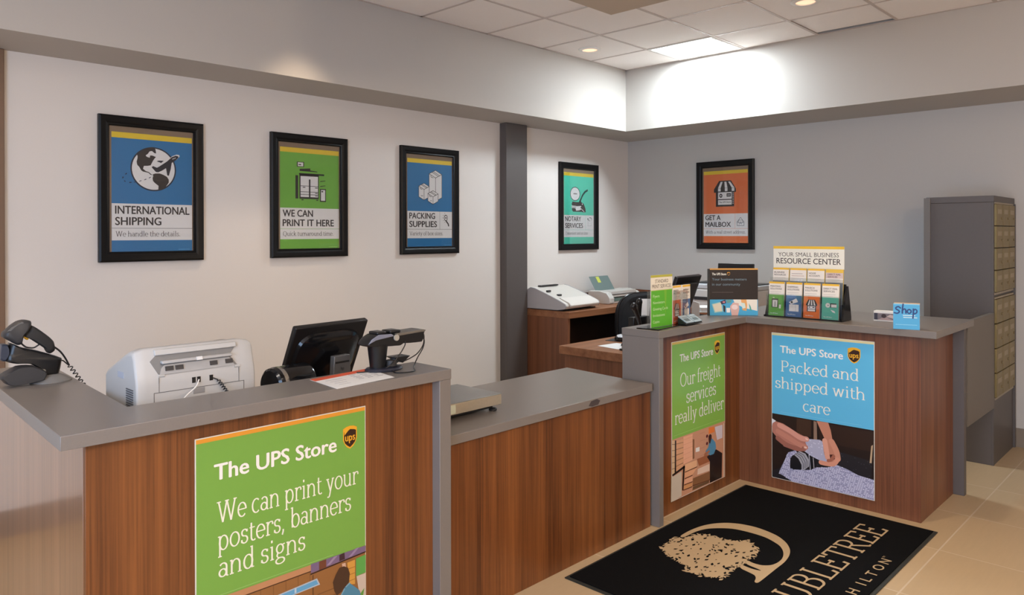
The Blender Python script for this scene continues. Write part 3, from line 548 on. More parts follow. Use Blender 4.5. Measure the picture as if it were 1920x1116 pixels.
# worn dark chip in the laminate edge
m = MB(); m.prism([(2.905, .757), (2.93, .75), (2.98, .752), (2.995, .770), (2.97, .781), (2.925, .777)], 'y', 2.2885 - o[1], 2.2899 - o[1], Matrix.Translation((-o[0], 0, 0))); m.build('worn_patch', plain('worn_core', (0.06, 0.045, 0.045), .7), t)
# far counter (L shaped)
o = (4.5, 2.2)
t = thing('service_counter', 'tall L-shaped wood counter behind the black floor mat holding leaflets', 'counter', (o[0], o[1], 0))
m = MB(); m.prism(sub([(3.486, 2.262), (4.49, 2.262), (4.49, 1.165), (5.288, 1.165), (5.288, 2.51), (3.486, 2.51)], o), 'z', ZK - TK, ZK); m.build('countertop', gray_m, t, bevel=.002)
m = MB(); m.box(3.530 - o[0], 2.333 - o[1], 0, 4.537 - o[0], 2.353 - o[1], ZK - TK); m.build('front_panel', wood_m, t)
m = MB(); m.box(4.537 - o[0], 1.276 - o[1], 0, 4.557 - o[0], 2.353 - o[1], ZK - TK); m.build('side_panel', wood('wood_laminate_cool', (0.098, 0.032, 0.014), (0.26, 0.098, 0.043)), t)
m = MB(); m.box(4.537 - o[0], 1.256 - o[1], 0, 5.186 - o[0], 1.276 - o[1], ZK - TK); m.build('end_panel', MC['wood_laminate_cool'], t)
m = MB(); m.box(3.488 - o[0], 2.263 - o[1], 0, 3.530 - o[0], 2.508 - o[1], ZK - TK); m.build('post', gray_m, t, bevel=.002)
m = MB(); m.box(5.187 - o[0], 1.195 - o[1], 0, 5.235 - o[0], 2.508 - o[1], ZK - TK); m.build('rear_panel', mbox_m, t, bevel=.002)
# hinged gate panel between counter and mailboxes
t = thing('gate', 'gray panel gate hanging between the far counter end and the mailbox cabinet', 'gate', (5.65, 1.215, 0))
m = MB(); m.box(-.357, -.015, .40, .342, .015, 1.052); m.build('panel', plain('gate_gray', (0.16, 0.14, 0.12), .5), t, bevel=.002)
for hz in (.55, .85): m = MB(); m.cyl((.342, 0.012, hz), .006, .08, 12); m.build('hinge', steel_m, t)

# mailbox cabinet
t = thing('mailbox_cabinet', 'tall gray mailbox cabinet with brass-colored doors against the right wall', 'cabinet', (6.33, 1.42, 0))
CX0, CX1, CY0, CY1, CT = 6.0 - 6.33, 6.655 - 6.33, 1.205 - 1.42, 1.625 - 1.42, 1.86
m = MB(); m.box(CX0, CY0 + .012, 0, CX1, CY1, CT - .045); m.build('body', mbox_m, t, bevel=.002)
m = MB(); m.box(CX0 - .002, CY0 - .004, CT - .045, CX1, CY1, CT); m.build('top_panel', mbox_m, t, bevel=.003)
m = MB(); m.box(CX0 - .012, CY1 - .03, 0, CX0 - .0005, CY1 + .012, CT - .005); m.build('edge_strip', plain('edge_gray', (.16, .145, .135), .5), t, bevel=.001)
m = MB(); m.box(CX0, CY0, 0, CX0 + .03, CY0 + .012, CT - .045).box(CX1 - .03, CY0 - .012, 0, CX1, CY0 + .012, CT - .045); m.build('face_frame', mbox_m, t)
m = MB(); m.box(CX0 + .03, CY0 + .002, 0, CX1 - .03, CY0 + .012, .445); m.build('kick_panel', mbox_m, t)
dw = (CX1 - CX0 - .06) / 3
proto = None
for mod, (z0, z1) in enumerate([(.462, 1.145), (1.19, 1.805)]):
    for za, zb in ((z0 - .016, z0 - .002), (z1, z1 + .012)): m = MB(); m.box(CX0 + .03, CY0 - .003, za, CX1 - .03, CY0 + .012, zb); m.build('module_strip', plain('strip_cream', (.36, .31, .23), .5), t)
    dh = (z1 - z0) / 4
    for r in range(4):
        for c in range(3):
            if proto is None or r < 0:
                m = MB(); m.box(-dw / 2 + .003, -.012, .003, dw / 2 - .003, .008, dh - .003); proto = m.build('door', brass_m, t, bevel=.003)
                m = MB(); m.cyl((dw * .28, -.0115, dh * .35), .009, -.006, 16, 'y'); lk = m.build('lock', plain('lock_brass', (.25, .19, .10), .35, .6), proto)
                m = MB(); m.box(-dw * .3, -.0128, dh * .55, dw * .3, -.0118, dh * .75); pl = m.build('number_window', plain('window_amber', (.30, .22, .09), .3), proto)
                d = proto
            else:
                d = proto.copy(); C.objects.link(d); d.parent = t
                for ch in (lk, pl): e = ch.copy(); C.objects.link(e); e.parent = d
            d.location = (CX0 + .03 + dw * (c + .5), CY0, z0 + dh * r); d.scale.z = dh / ((1.145 - .462) / 4)

# back desk along the walls
t = thing('desk', 'tall reddish-brown desk against the back wall holding the binding machine', 'desk', (5.8, 4.42, 0))
o = (5.8, 4.42)
m = MB(); m.prism(sub([(4.988, 4.144), (6.10, 4.144), (6.10, 2.9), (6.655, 2.9), (6.655, 4.70), (4.988, 4.70)], o), 'z', .868, .925); m.build('desktop', desk_m, t, bevel=.003)
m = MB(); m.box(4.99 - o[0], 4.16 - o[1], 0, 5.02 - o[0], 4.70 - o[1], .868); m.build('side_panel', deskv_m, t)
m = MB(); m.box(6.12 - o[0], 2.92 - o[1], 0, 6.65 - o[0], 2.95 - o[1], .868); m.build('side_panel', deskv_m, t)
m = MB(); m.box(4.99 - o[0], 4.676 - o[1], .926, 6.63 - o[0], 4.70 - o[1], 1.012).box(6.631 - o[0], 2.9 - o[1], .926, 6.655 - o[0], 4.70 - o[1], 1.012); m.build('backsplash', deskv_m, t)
m = MB(); m.box(5.03 - o[0], 4.66 - o[1], .2, 6.6 - o[0], 4.68 - o[1], .866); m.build('modesty_panel', plain('dark_backing', (.04, .02, .012), .6), t)
# nearer desk
o = (4.95, 3.35)
t = thing('desk', 'lower brown laminate desk behind the far counter with a mouse on it', 'desk', (o[0], o[1], 0))
m = MB(); m.box(4.41 - o[0], 2.60 - o[1], .678, 6.10 - o[0], 3.765 - o[1], .74); m.build('desktop', desk_m, t, bevel=.003)
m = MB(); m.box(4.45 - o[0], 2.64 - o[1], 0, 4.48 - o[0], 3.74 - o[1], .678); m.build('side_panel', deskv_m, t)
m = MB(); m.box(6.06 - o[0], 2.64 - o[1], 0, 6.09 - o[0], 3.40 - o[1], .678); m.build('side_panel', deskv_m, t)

# ------------------------------------------------------------------ floor mat with logo
t = thing('floor_mat', 'black entrance mat with a tan tree logo and hotel lettering', 'mat', (2.67, 1.15, 0))
m = MB(); m.box(0, 0, .0005, 1.785, 1.10, .006); m.build('rubber_edge', rub_m, t, bevel=.003)
m = MB(); m.box(.018, .018, .004, 1.767, 1.082, .011); bm = m.bm
MI = [1]
def flat(pts, z=.0118):
    z += .00003 * (len(bm.faces) % 9)
    vs = [bm.verts.new((a, b, z)) for a, b in pts]
    for tr in tessellate_polygon([[Vector((a, b, 0)) for a, b in pts]]):
        try: bm.faces.new([vs[i] for i in tr]).material_index = MI[0]
        except ValueError: pass
def chaikin(P):
    o = []
    for i in range(len(P)):
        a, b = P[i], P[(i + 1) % len(P)]; o += [(a[0] * .78 + b[0] * .22, a[1] * .78 + b[1] * .22), (a[0] * .22 + b[0] * .78, a[1] * .22 + b[1] * .78)]
    return o
flat(chaikin(chaikin(MATL['d'])))
rnd = random.Random(5)
cr = MATL['crown']; cc = (sum(p[0] for p in cr) / len(cr), sum(p[1] for p in cr) / len(cr))
flat([(cc[0] + (p[0] - cc[0]) * .95, cc[1] + (p[1] - cc[1]) * .95) for p in cr])
def leaf(x, y, a, l, z=.0118):
    d = Vector((math.cos(a), math.sin(a))); n = Vector((-d.y, d.x)) * l * .24; p = Vector((x, y))
    return [tuple(p - d * l * .5), tuple(p + n - d * l * .1), tuple(p + d * l * .5), tuple(p - n - d * l * .1)]
for i in range(len(cr)):
    a, b = Vector(cr[i]), Vector(cr[(i + 1) % len(cr)]); k = max(2, int((b - a).length / .013))
    for q in range(k):
        p = a.lerp(b, q / k); p = Vector(cc) + (p - Vector(cc)) * rnd.uniform(.92, 1.0); flat(leaf(p.x, p.y, rnd.uniform(0, 6.28), rnd.uniform(.022, .04)))
for tr, f in (('DOUBLETREE', (.17, .192, .145, 1.445)),):
    q, w = serif('DOUBLE', .085, .045); q2, w2 = serif('TREE', .085, .045)
    sx = f[3] / (w + w2 * 1.0 + .0)
    for i, poly in enumerate(q): bm.faces.new([bm.verts.new((f[0] + p[0] * sx, f[1] + p[1] * f[2],   .0118 + .00005 * SLV['DOUBLE'][i])) for p in poly]).material_index = 1
    for i, poly in enumerate(q2): bm.faces.new([bm.verts.new((f[0] + (w + p[0]) * sx, f[1] + p[1] * f[2], .0118 + .00005 * SLV['TREE'][i])) for p in poly]).material_index = 1
hx = {'B': .50, 'Y': .59, 'H': .745, 'I': .865, 'L': .915, 'T': .985, 'O': 1.07, 'N': 1.165}
for ch, x in hx.items():
    tr, w = sans(ch, .012)
    for i, tt in enumerate(tr): bm.faces.new([bm.verts.new((x + p[0] * .062,   .055 + p[1] * .05, .0118 + .00005 * TLV[(ch, .012)][i])) for p in tt]).material_index = 1
tr, w = sans('TM', 0)
for tt in tr: bm.faces.new([bm.verts.new((1.232 + p[0] * .012, .094 + p[1] * .011, .0119)) for p in tt]).material_index = 1
MI[0] = 0
def inside(x, y, P):
    c = False
    for i in range(len(P)):
        (x1, y1), (x2, y2) = P[i], P[i - 1]
        if (y1 > y) != (y2 > y) and x < (x2 - x1) * (y - y1) / (y2 - y1) + x1: c = not c
    return c
n = 0
while n < 120:
    x, y = rnd.uniform(.42, .97), rnd.uniform(.55, .965)
    if inside(x, y, cr): flat(leaf(x, y, rnd.uniform(-.5, 1.0), rnd.uniform(.012, .034)), .0123); n += 1
me = bpy.data.meshes.new('pile'); bm.to_mesh(me); bm.free(); me.materials.append(mat_m); me.materials.append(matl_m)
ob = bpy.data.objects.new('pile', me); C.objects.link(ob); ob.parent = t
# ------------------------------------------------------------------ framed posters
BLUE, GREEN, TEAL, ORANGE, INK, WHT, YEL = (34, 103, 152), (102, 160, 62), (72, 184, 158), (214, 108, 62), (44, 40, 40), (226, 219, 215), (226, 176, 50)
FW, FH = 0.606, 0.856
def framed(name_pos, rz, label, titles, subline, col, icon, box=None, sub_w=None, title_w=(None, None), ftxt=True):
    t = thing('framed_poster', label, 'poster', name_pos, rz, 'framed service posters')
    # moulded frame: four mitred rails with a raised profile
    prof = [(0, 0), (0, -.024), (.010, -.030), (.030, -.026), (.046, -.018), (.054, -.020), (.060, -.012), (.060, 0)]
    m = MB()
    def corner(k, p, d):
        sx, sz = ((-1, -1), (1, -1), (1, 1), (-1, 1))[k]
        return (sx * (FW / 2 - p), d, sz * (FH / 2 - p))
    rings = [[m.bm.verts.new(corner(k, p, d)) for p, d in prof] for k in range(4)]
    for k in range(4):
        a, b = rings[k], rings[(k + 1) % 4]
        for i in range(len(prof)): m._face([a[i], b[i], b[(i + 1) % len(prof)], a[(i + 1) % len(prof)]])
    m.build('frame', frame_m, t)
    m = MB(); m.box(-FW / 2 + .055, -.006, -FH / 2 + .05, FW / 2 - .055, -.002, FH / 2 - .05); m.build('mount', plain('mount_tan', lin((142, 122, 102)), .7), t, smooth=False)
    pw, ph = .466, .706
    P = Print(pw, ph, .001, col, y=0, gain=1.45)
    V = lambda f: ph * (1 - f)
    P.rect(0, V(.047), pw, ph, YEL)
    P.rect(0, V(.90), pw, V(.593), WHT)
    P.rect(0, V(.800), pw, V(.797), INK if col == BLUE else col, 2)
    if box:
        P.rect(pw * .715, V(.797), pw * .719, V(.593), INK if col == BLUE else col, 2)
    for i, s in enumerate(titles):
        P.sans(s, .018, V(.678 if i == 0 else .772), .049, INK, 3, width=title_w[i], bold=.03)
    P.serif(subline, .020, V(.868), .031, (70, 66, 66), 3, width=sub_w)
    P.rect(pw * .82, V(.983), pw * .97, V(.980), tuple(min(255, c + 60) for c in col), 2)
    icon(P, pw, ph, V)
    o = P.build('print', t); o.location = (-pw / 2 + .003, -.007, -FH / 2 + .056)
    m = MB(); m.box(-FW / 2 + .056, -.0135, -FH / 2 + .056, FW / 2 - .056, -.0125, FH / 2 - .056); m.build('glazing', glaz_m, t, smooth=False)
    return t


def icon_globe(P, w, h, V):
    du, dv = FW / 2 - w / 2 + .003, .056
    g = {k: [(a - du, b - dv) for a, b in v] for k, v in GLOBE.items()}
    c, l, r, tp, bt = g['ctr']; cx, cy = (l[0] + r[0]) / 2, (tp[1] + bt[1]) / 2; rr = (r[0] - l[0]) / 2
    P.ell(cx, cy, rr * 1.04, rr * 1.04, (22, 34, 52), 1, 48); P.ell(cx, cy, rr * .975, rr * .975, (214, 205, 202), 2, 48)
    P.poly(g['na'], INK, 3); P.poly(g['sa'], INK, 3)
    for k in ('plane',): 
        pc = g[k]; mx = sum(p[0] for p in pc) / len(pc); my = sum(p[1] for p in pc) / len(pc)
        P.poly([(mx + (p[0] - mx) * 1.1, my + (p[1] - my) * 1.12) for p in pc], (214, 205, 202), 4)
        P.poly(pc, (30, 32, 42), 5)
    P.poly(g['wing'], (30, 32, 42), 5)
    for i in range(3):
        f = .78 + i * .05; a, b = g['plane'][1], g['plane'][7]; P.ell(a[0] + (b[0] - a[0]) * f, a[1] + (b[1] - a[1]) * f - .004, .003, .003, WHT, 6, 10)
    for i in range(1, 9): P.poly(g['d%d' % i], (18, 40, 66), 4)

def icon_copier(P, w, h, V):
    k = INK
    P.rect(w * .275, V(.135), w * .395, V(.185), k); P.rect(w * .29, V(.141), w * .38, V(.179), WHT, 2); P.rect(w * .30, V(.158), w * .345, V(.168), k, 3)
    P.poly([(w * .32, V(.205)), (w * .50, V(.195)), (w * .50, V(.215)), (w * .62, V(.222)), (w * .62, V(.229)), (w * .32, V(.226))], k)
    P.rect(w * .31, V(.262), w * .74, V(.246), k); P.rect(w * .25, V(.50), w * .295, V(.27), k)
    P.rect(w * .315, V(.50), w * .645, V(.258), k); P.rect(w * .335, V(.482), w * .63, V(.275), WHT, 2)
    P.rect(w * .475, V(.50), w * .50, V(.305), k, 3)
    for f in (.372, .43, .457): P.rect(w * .335, V(f + .003), w * .63, V(f - .002), k, 3)
    for u, f in ((.37, .385), (.58, .388), (.58, .442), (.58, .468)): P.rect(w * u, V(f + .004), w * (u + .045), V(f - .004), k, 3)
    for f in (.318, .368): P.poly([(w * .67, V(f + .006)), (w * .76, V(f - .004)), (w * .76, V(f - .010)), (w * .67, V(f - .002))], k)
    P.rect(w * .665, V(.525), w * .77, V(.395), k); P.rect(w * .682, V(.513), w * .755, V(.405), WHT, 2); P.rect(w * .69, V(.428), w * .72, V(.415), k, 3)
    for u in (.35, .60): P.rect(w * u, V(.515), w * (u + .035), V(.505), k)

def iso(P, cu, cv, s, hh, lw, layer):
    """a carton drawn in outline"""
    a = s * .9; b = s * .42
    top = [(cu, cv + hh), (cu + a, cv + hh + b), (cu, cv + hh + 2 * b), (cu - a, cv + hh + b)]
    P.poly([(cu - a, cv + b), (cu, cv), (cu + a, cv + b), (cu + a, cv + hh + b), (cu, cv + hh + 2 * b), (cu - a, cv + hh + b)], WHT, layer)
    for L in ([(cu - a, cv + b), (cu, cv), (cu + a, cv + b), (cu + a, cv + hh + b), (cu, cv + hh + 2 * b), (cu - a, cv + hh + b), (cu - a, cv + b)], [(cu - a, cv + hh + b), (cu, cv + hh), (cu + a, cv + hh + b)], [(cu, cv), (cu, cv + hh)], [(cu - a * .55, cv + hh + b * 1.45), (cu + a * .45, cv + hh + b * .45)], [(cu - a * .35, cv + hh + b * 1.65), (cu + a * .65, cv + hh + b * .65)]):
        P.line(L, lw, INK, layer + 1)
    for L in ([(cu - a * .72, cv + hh + b * .72), (cu - a * .72, cv + hh + b * .2), (cu - a * .35, cv + hh + b * .0)],): P.line(L, lw, INK, layer + 1)
    P.rect(cu - a * .6, cv + hh * .2 + b * .55, cu - a * .2, cv + hh * .25 + b * .55, INK, layer + 1)

def icon_boxes(P, w, h, V):
    iso(P, w * .62, V(.475), .075, .19, .004, 1); iso(P, w * .36, V(.465), .06, .085, .004, 3); iso(P, w * .56, V(.51), .06, .06, .004, 5)
    # tape roll in the side box
    cu, cv = w * .855, V(.665)
    P.ell(cu, cv, .020, .026, INK, 2); P.ell(cu, cv, .014, .019, WHT, 3); P.ell(cu, cv, .006, .008, INK, 4)
    P.line([(cu + .004, cv - .026), (cu + .026, cv - .05), (cu + .03, cv - .066)], .012, INK, 2)
    for i in range(5): a = R(110 + i * 35); P.ell(cu + .032 * math.cos(a), cv + .038 * math.sin(a), .003, .003, INK, 2, 8)

def icon_notary(P, w, h, V):
    P.ell(w * .37, V(.295), w * .165, h * .098, INK, 1); P.ell(w * .37, V(.295), w * .15, h * .088, WHT, 2); P.ell(w * .37, V(.295), w * .10, h * .058, (215, 190, 190), 3); P.ell(w * .37, V(.295), w * .093, h * .053, WHT, 4); P.rect(w * .31, V(.302), w * .43, V(.287), (120, 110, 112), 5)
    P.line([(w * .52, V(.41)), (w * .56, V(.37)), (w * .62, V(.31)), (w * .70, V(.262)), (w * .79, V(.235))], .020, (24, 66, 62), 1)
    P.line([(w * .52, V(.42)), (w * .545, V(.40))], .026, INK, 1)
    P.poly([(w * .28, V(.405)), (w * .60, V(.412)), (w * .66, V(.43)), (w * .72, V(.50)), (w * .73, V(.545)), (w * .68, V(.555)), (w * .60, V(.545)), (w * .30, V(.545)), (w * .26, V(.52)), (w * .28, V(.46)), (w * .25, V(.44))], INK, 1)
    P.poly([(w * .25, V(.462)), (w * .38, V(.462)), (w * .42, V(.468)), (w * .58, V(.462)), (w * .54, V(.49)), (w * .60, V(.505)), (w * .50, V(.525)), (w * .40, V(.53)), (w * .38, V(.495)), (w * .25, V(.49))], WHT, 2)
    P.rect(w * .25, V(.482), w * .40, V(.476), INK, 3); P.ell(w * .61, V(.435), .006, .008, WHT, 2, 12)
    P.line([(w * .60, V(.512)), (w * .68, V(.548))], .006, WHT, 2)
    # paper with arrow in the side box
    P.rect(w * .80, V(.745), w * .93, V(.655), (150, 146, 146), 2); P.rect(w * .807, V(.741), w * .923, V(.659), WHT, 3)
    P.ell(w * .80, V(.645), .008, .010, (30, 70, 66), 3, 12); P.line([(w * .86, V(.625)), (w * .92, V(.63)), (w * .935, V(.65))], .007, INK, 3)
    P.line([(w * .82, V(.66)), (w * .87, V(.675))], .005, INK, 4)

def icon_mailbox(P, w, h, V):
    P.poly([(w * .36, V(.14)), (w * .63, V(.14)), (w * .74, V(.255)), (w * .74, V(.30)), (w * .24, V(.30)), (w * .24, V(.255))], INK)
    for i in range(3):
        a = .395 + i * .085; b = .335 + i * .155
        P.poly([(w * a, V(.155)), (w * (a + .045), V(.155)), (w * (b + .06), V(.24)), (w * (b + .06), V(.285)), (w * b, V(.285)), (w * b, V(.24))], WHT, 2)
        P.rect(w * b, V(.243), w * (b + .06), V(.240), INK, 3)
    P.rect(w * .285, V(.495), w * .70, V(.29), INK)
    P.rect(w * .335, V(.392), w * .645, V(.298), WHT, 2); P.rect(w * .335, V(.47), w * .645, V(.405), WHT, 2)
    P.ell(w * .40, V(.345), .016, .020, INK, 3, 16); P.ell(w * .40, V(.345), .006, .008, WHT, 4, 12); P.rect(w * .53, V(.36), w * .63, V(.315), INK, 3); P.rect(w * .545, V(.342), w * .615, V(.334), WHT, 4)
    for i in range(7): P.rect(w * .665, V(.32 + i * .023), w * .685, V(.31 + i * .023), WHT, 2)
    P.sans('The UPS Store', w * .355, V(.445), .016, INK, 3, width=w * .27, bold=.02)
    cu, cv = w * .84, V(.71)
    P.line([(cu - .035, cv), (cu, cv + .045), (cu + .035, cv), (cu + .035, cv - .035), (cu - .035, cv - .035), (cu - .035, cv), (cu, cv - .012), (cu + .035, cv)], .004, (70, 78, 90), 2)
    P.line([(cu - .02, cv - .003), (cu - .02, cv + .018), (cu + .02, cv + .018), (cu + .02, cv - .003)], .003, (70, 78, 90), 2)
    P.line([(cu - .012, cv - .022), (cu, cv + .004), (cu + .012, cv - .022)], .003, (70, 78, 90), 2)

ZP = 1.8723
yb = YW - .002
framed((1.4414 + .303, yb, ZP), 0, 'framed blue poster with a globe and airplane titled INTERNATIONAL SHIPPING', ('INTERNATIONAL', 'SHIPPING'), 'We handle the details.', BLUE, icon_globe, sub_w=.375, title_w=(.432, .262))
framed((2.509 + .303, yb, ZP), 0, 'framed green poster with a copier drawing titled WE CAN PRINT IT HERE', ('WE CAN', 'PRINT IT HERE'), 'Quick turnaround time.', GREEN, icon_copier, sub_w=.40, title_w=(.235, .405))
framed((3.6028 + .303, yb, ZP), 0, 'framed blue poster with three cartons titled PACKING SUPPLIES', ('PACKING', 'SUPPLIES'), 'Variety of box sizes.', BLUE, icon_boxes, True, sub_w=.35, title_w=(.265, .285))
framed((5.5145 + .303, yb, ZP), 0, 'framed teal poster with an embosser titled NOTARY SERVICES', ('NOTARY', 'SERVICES'), 'Convenient and on time.', TEAL, icon_notary, True, sub_w=.36, title_w=(.245, .275))
framed((XW - .002, 3.8726 - .303, 1.8795), -PI / 2, 'framed orange poster with a striped awning titled GET A MAILBOX', ('GET A', 'MAILBOX'), 'With a real street address.', ORANGE, icon_mailbox, True, sub_w=.425, title_w=(.165, .275))

# ------------------------------------------------------------------ counter signs
SGREEN, SBLUE, CREAM = (112, 158, 66), (84, 166, 206), (226, 224, 206)
def counter_sign(loc, rz, label, w, h, col, head, shield, lines, photo, band, gain=1.05):
    t = thing('counter_sign', label, 'sign', loc, rz, 'store signs on the counter fronts')
    P = Print(w, h, .0025, (214, 208, 196), y=-.0025, rough=.3, gain=gain)
    P.rect(.003, .003, w - .003, h - .003, col); P.rect(.003, h - .016, w - .003, h - .003, band, 2)
    P.sans('The UPS Store', head[0], head[1], head[2], (232, 226, 220), 3, width=head[3], bold=.032)
    P.shield(*shield, layer=3)
    for s, u, v, cap, wd in lines: P.serif(s, u, v, cap, CREAM, 3, width=wd, thick=.078, thin=.038)
    photo(P, w, h)
    P.build('printed_panel', t)
    return t

def photo_print(P, w, h):
    top = .4075
    P.rect(.003, .003, w - .003, top, (138, 92, 50), 2)
    g = PRT
    P.rect(.003, top + .006, w * .78, top + .008, (140, 180, 100), 2)
    P.rect(.003, .387, g['beam'][1][0], top, (176, 126, 88), 3); P.rect(.003, .3835, g['beam'][1][0], .387, (70, 40, 22), 3)
    for i in range(9): P.rect(.03 + i * .045, .352, .032 + i * .045, .383, (112, 74, 40), 3)
    P.rect(.40, .003, .405, .37, (96, 62, 34), 3); P.rect(.42, .295, .54, .298, (108, 70, 36), 3); P.rect(.42, .272, .54, .275, (108, 70, 36), 3)
    P.poly(g['yel'], (196, 142, 62), 3)
    for k in range(3): P.rect(.541, .30 + k * .022, .572, .302 + k * .022, (140, 90, 36), 4)
    P.poly(g['green'], (86, 152, 70), 3); P.poly(g['white'], (190, 172, 158), 3); P.poly([(.589, .235), (.612, .255), (.606, .225)], (90, 140, 60), 4)
    P.poly(g['banner'], (112, 92, 122), 4); P.poly(g['ban2'], (104, 58, 40), 5); P.poly(g['ban3'], (60, 34, 44), 5); P.poly([(.455, .385), (.47, .385), (.50, .407), (.485, .407)], (146, 126, 150), 5)
    P.poly([(.545, .387), (.56, .387), (.59, .409), (.575, .409)], (140, 120, 150), 5)
    P.poly(g['rail'], (46, 24, 22), 5)
    sb = [(.10, g['sign'][0][1] - .010)] + g['sign'][1:3] + [(.10, g['sign'][3][1] - .010)]
    P.poly(sb, (168, 176, 184), 4); P.poly([(.11, .3375), (.415, .349), (.4229, .3326), (.11, .3235)], (92, 152, 190), 5); P.rect(.332, .332, .339, .349, (170, 190, 205), 6)
    P.poly(g['hand'], (196, 160, 140), 5); P.poly(g['head'], (66, 42, 28), 6)
    P.poly(g['shirt'] + [(.60, .12), (.47, .10), (.49, .22)], (72, 124, 150), 7); P.line([g['shirt'][0], g['shirt'][1], g['shirt'][2]], .005, (116, 156, 176), 8)
    P.poly([(.34, .25), (.36, .262), (.385, .255), (.395, .22), (.34, .21)], (72, 44, 30), 4)
    P.rect(.05, .06, .30, .20, (150, 112, 70), 3); P.rect(.31, .05, .46, .17, (172, 132, 88), 3); P.rect(.05, .125, .30, .128, (90, 60, 34), 4)

def photo_freight(P, w, h):
    g = FRT
    P.rect(.003, .003, w - .004, .354, (176, 130, 104), 2)
    P.rect(.02, .372, w * .9, .3735, (150, 190, 110), 2)
    P.rect(w - .018, .003, w - .012, .34, (214, 204, 194), 4); P.rect(w - .012, .003, w - .004, .34, (150, 110, 80), 4)
    for k, c, l in (('rack', (186, 160, 128), 3), ('rack2', (188, 142, 108), 3), ('boxA', (206, 152, 124), 3), ('boxA2', (120, 82, 52), 4), ('vbar', (34, 24, 20), 5), ('hbar', (30, 22, 18), 6), ('vbar2', (26, 18, 16), 6), ('white', (176, 166, 152), 5),
                    ('s1', (208, 158, 122), 5), ('s2', (200, 148, 114), 5), ('s3', (204, 152, 122), 5), ('s4', (186, 134, 90), 5), ('tbl', (140, 84, 52), 4), ('tray', (206, 178, 160), 6), ('s5', (120, 84, 56), 5), ('s6', (96, 72, 50), 5), ('pants', (22, 16, 18), 6), ('orange', (224, 110, 50), 4), ('sheet', (186, 178, 186), 4), ('pic', (206, 200, 196), 5), ('shirt', (70, 124, 156), 8), ('head', (52, 30, 28), 9), ('arm', (150, 98, 70), 9)):
        P.poly(g[k], c, l)
    for i in range(5):
        for k in ('rack', 'rack2'):
            q = g[k]; f = (i + .6) / 5.5; a = Vector(q[0]).lerp(Vector(q[3]), f); b = Vector(q[1]).lerp(Vector(q[2]), f); P.line([tuple(a), tuple(b)], .003, (110, 80, 58), 4)
        q = g['boxA']; a = Vector(q[0]).lerp(Vector(q[3]), f); b = Vector(q[1]).lerp(Vector(q[2]), f); P.line([tuple(a), tuple(b)], .0015, (180, 124, 100), 4)
    for k in ('s1', 's2', 's3', 's4', 's5'):
        q = g[k]; P.line([q[3], q[2]], .005, (88, 52, 34), 7)
    for x, z in ((.395, .30), (.395, .255), (.395, .21)): P.ell(x, z, .012, .010, (84, 30, 34), 4, 12)
    for i in range(4): P.rect(.31, .33 - i * .045, .37, .3315 - i * .045, (150, 104, 84), 3)

def photo_care(P, w, h):
    cl = lambda q: [(min(max(a, .003), w - .003), min(max(b - .002 if b < .03 else b, .003), .405)) for a, b in q]
    g = {k: cl(v) for k, v in CARE.items()}
    g['bub2'] = [(a if a < .58 else w - .003, b) for a, b in g['bub2']]
    P.rect(.003, .003, w - .003, .405, (30, 20, 17), 2)
    P.rect(.06, .421, w - .07, .4225, (120, 190, 220), 2)
    P.poly(g['floor'], (32, 30, 34), 3); P.rect(.30, .28, w - .003, .395, (42, 27, 20), 3); P.rect(.16, .30, .25, .40, (56, 38, 28), 3)
    for k, c, l in (('pipe', (128, 104, 88), 4), ('edge', (168, 144, 116), 5), ('bub2', (150, 150, 178), 5), ('bub1', (158, 158, 180), 7), ('cam', (20, 20, 24), 6), ('ring', (150, 150, 158), 6), ('lens', (22, 22, 26), 7), ('lh', (164, 108, 94), 8), ('cuff', (204, 206, 214), 9), ('rh', (178, 120, 98), 8), ('rhs', (70, 34, 28), 9)):
        P.poly(g[k], c, l)
    q = g['ring']
    for f in (.25, .5, .75):
        a = [Vector(q[0]).lerp(Vector(q[1]), f), Vector(q[8]).lerp(Vector(q[2]), f), Vector(q[7]).lerp(Vector(q[3]), f), Vector(q[6]).lerp(Vector(q[4]), f)]
        P.line([tuple(p) for p in a], .004, (70, 70, 78), 8)
    c = g['cam']; P.line([tuple(Vector(c[0]).lerp(Vector(c[1]), .6)), tuple(Vector(c[6]).lerp(Vector(c[5]), .5))], .006, (150, 150, 160), 7); P.line([c[2], tuple(Vector(c[4]).lerp(Vector(c[5]), .4))], .004, (170, 166, 170), 7)
    F = FING
    for k, wd, c, l in (('r', .030, (142, 90, 78), 9.1), ('m', .030, (176, 118, 102), 9.3), ('i', .032, (194, 138, 124), 9.6), ('rk', .034, (188, 130, 108), 9.1), ('rt', .030, (200, 144, 124), 9.4), ('c1', .026, (196, 136, 114), 9.6), ('c2', .018, (150, 92, 74), 9.8)): P.stroke(F[k], wd, c, l)
    for k in ('n1', 'n2'): P.stroke(F[k], .010, (222, 178, 166), 10.4)
    # rows of bubbles
    rnd = random.Random(3); B = g['bub2']; v = .01
    while v < .20:
        u = .05 + (v * 1.7) % .012
        while u < .612:
            if inside(u, v, B): P.ell(u, v, .0042, .0026, (196, 196, 216) if rnd.random() > .3 else (120, 120, 152), 6, 6)
            u += .0125
        v += .0085
    for i in range(60):
        u, v = rnd.uniform(.2, .36), rnd.uniform(.15, .30)
        if inside(u, v, g['bub1']): P.ell(u, v, .004, .003, (190, 190, 206), 8, 6)
    for i in range(150):
        u, v = rnd.uniform(.01, .61), rnd.uniform(.02, .24)
        if inside(u, v, g['floor']) and not inside(u, v, B): P.ell(u, v, .003, .002, (66, 64, 74), 4, 6)

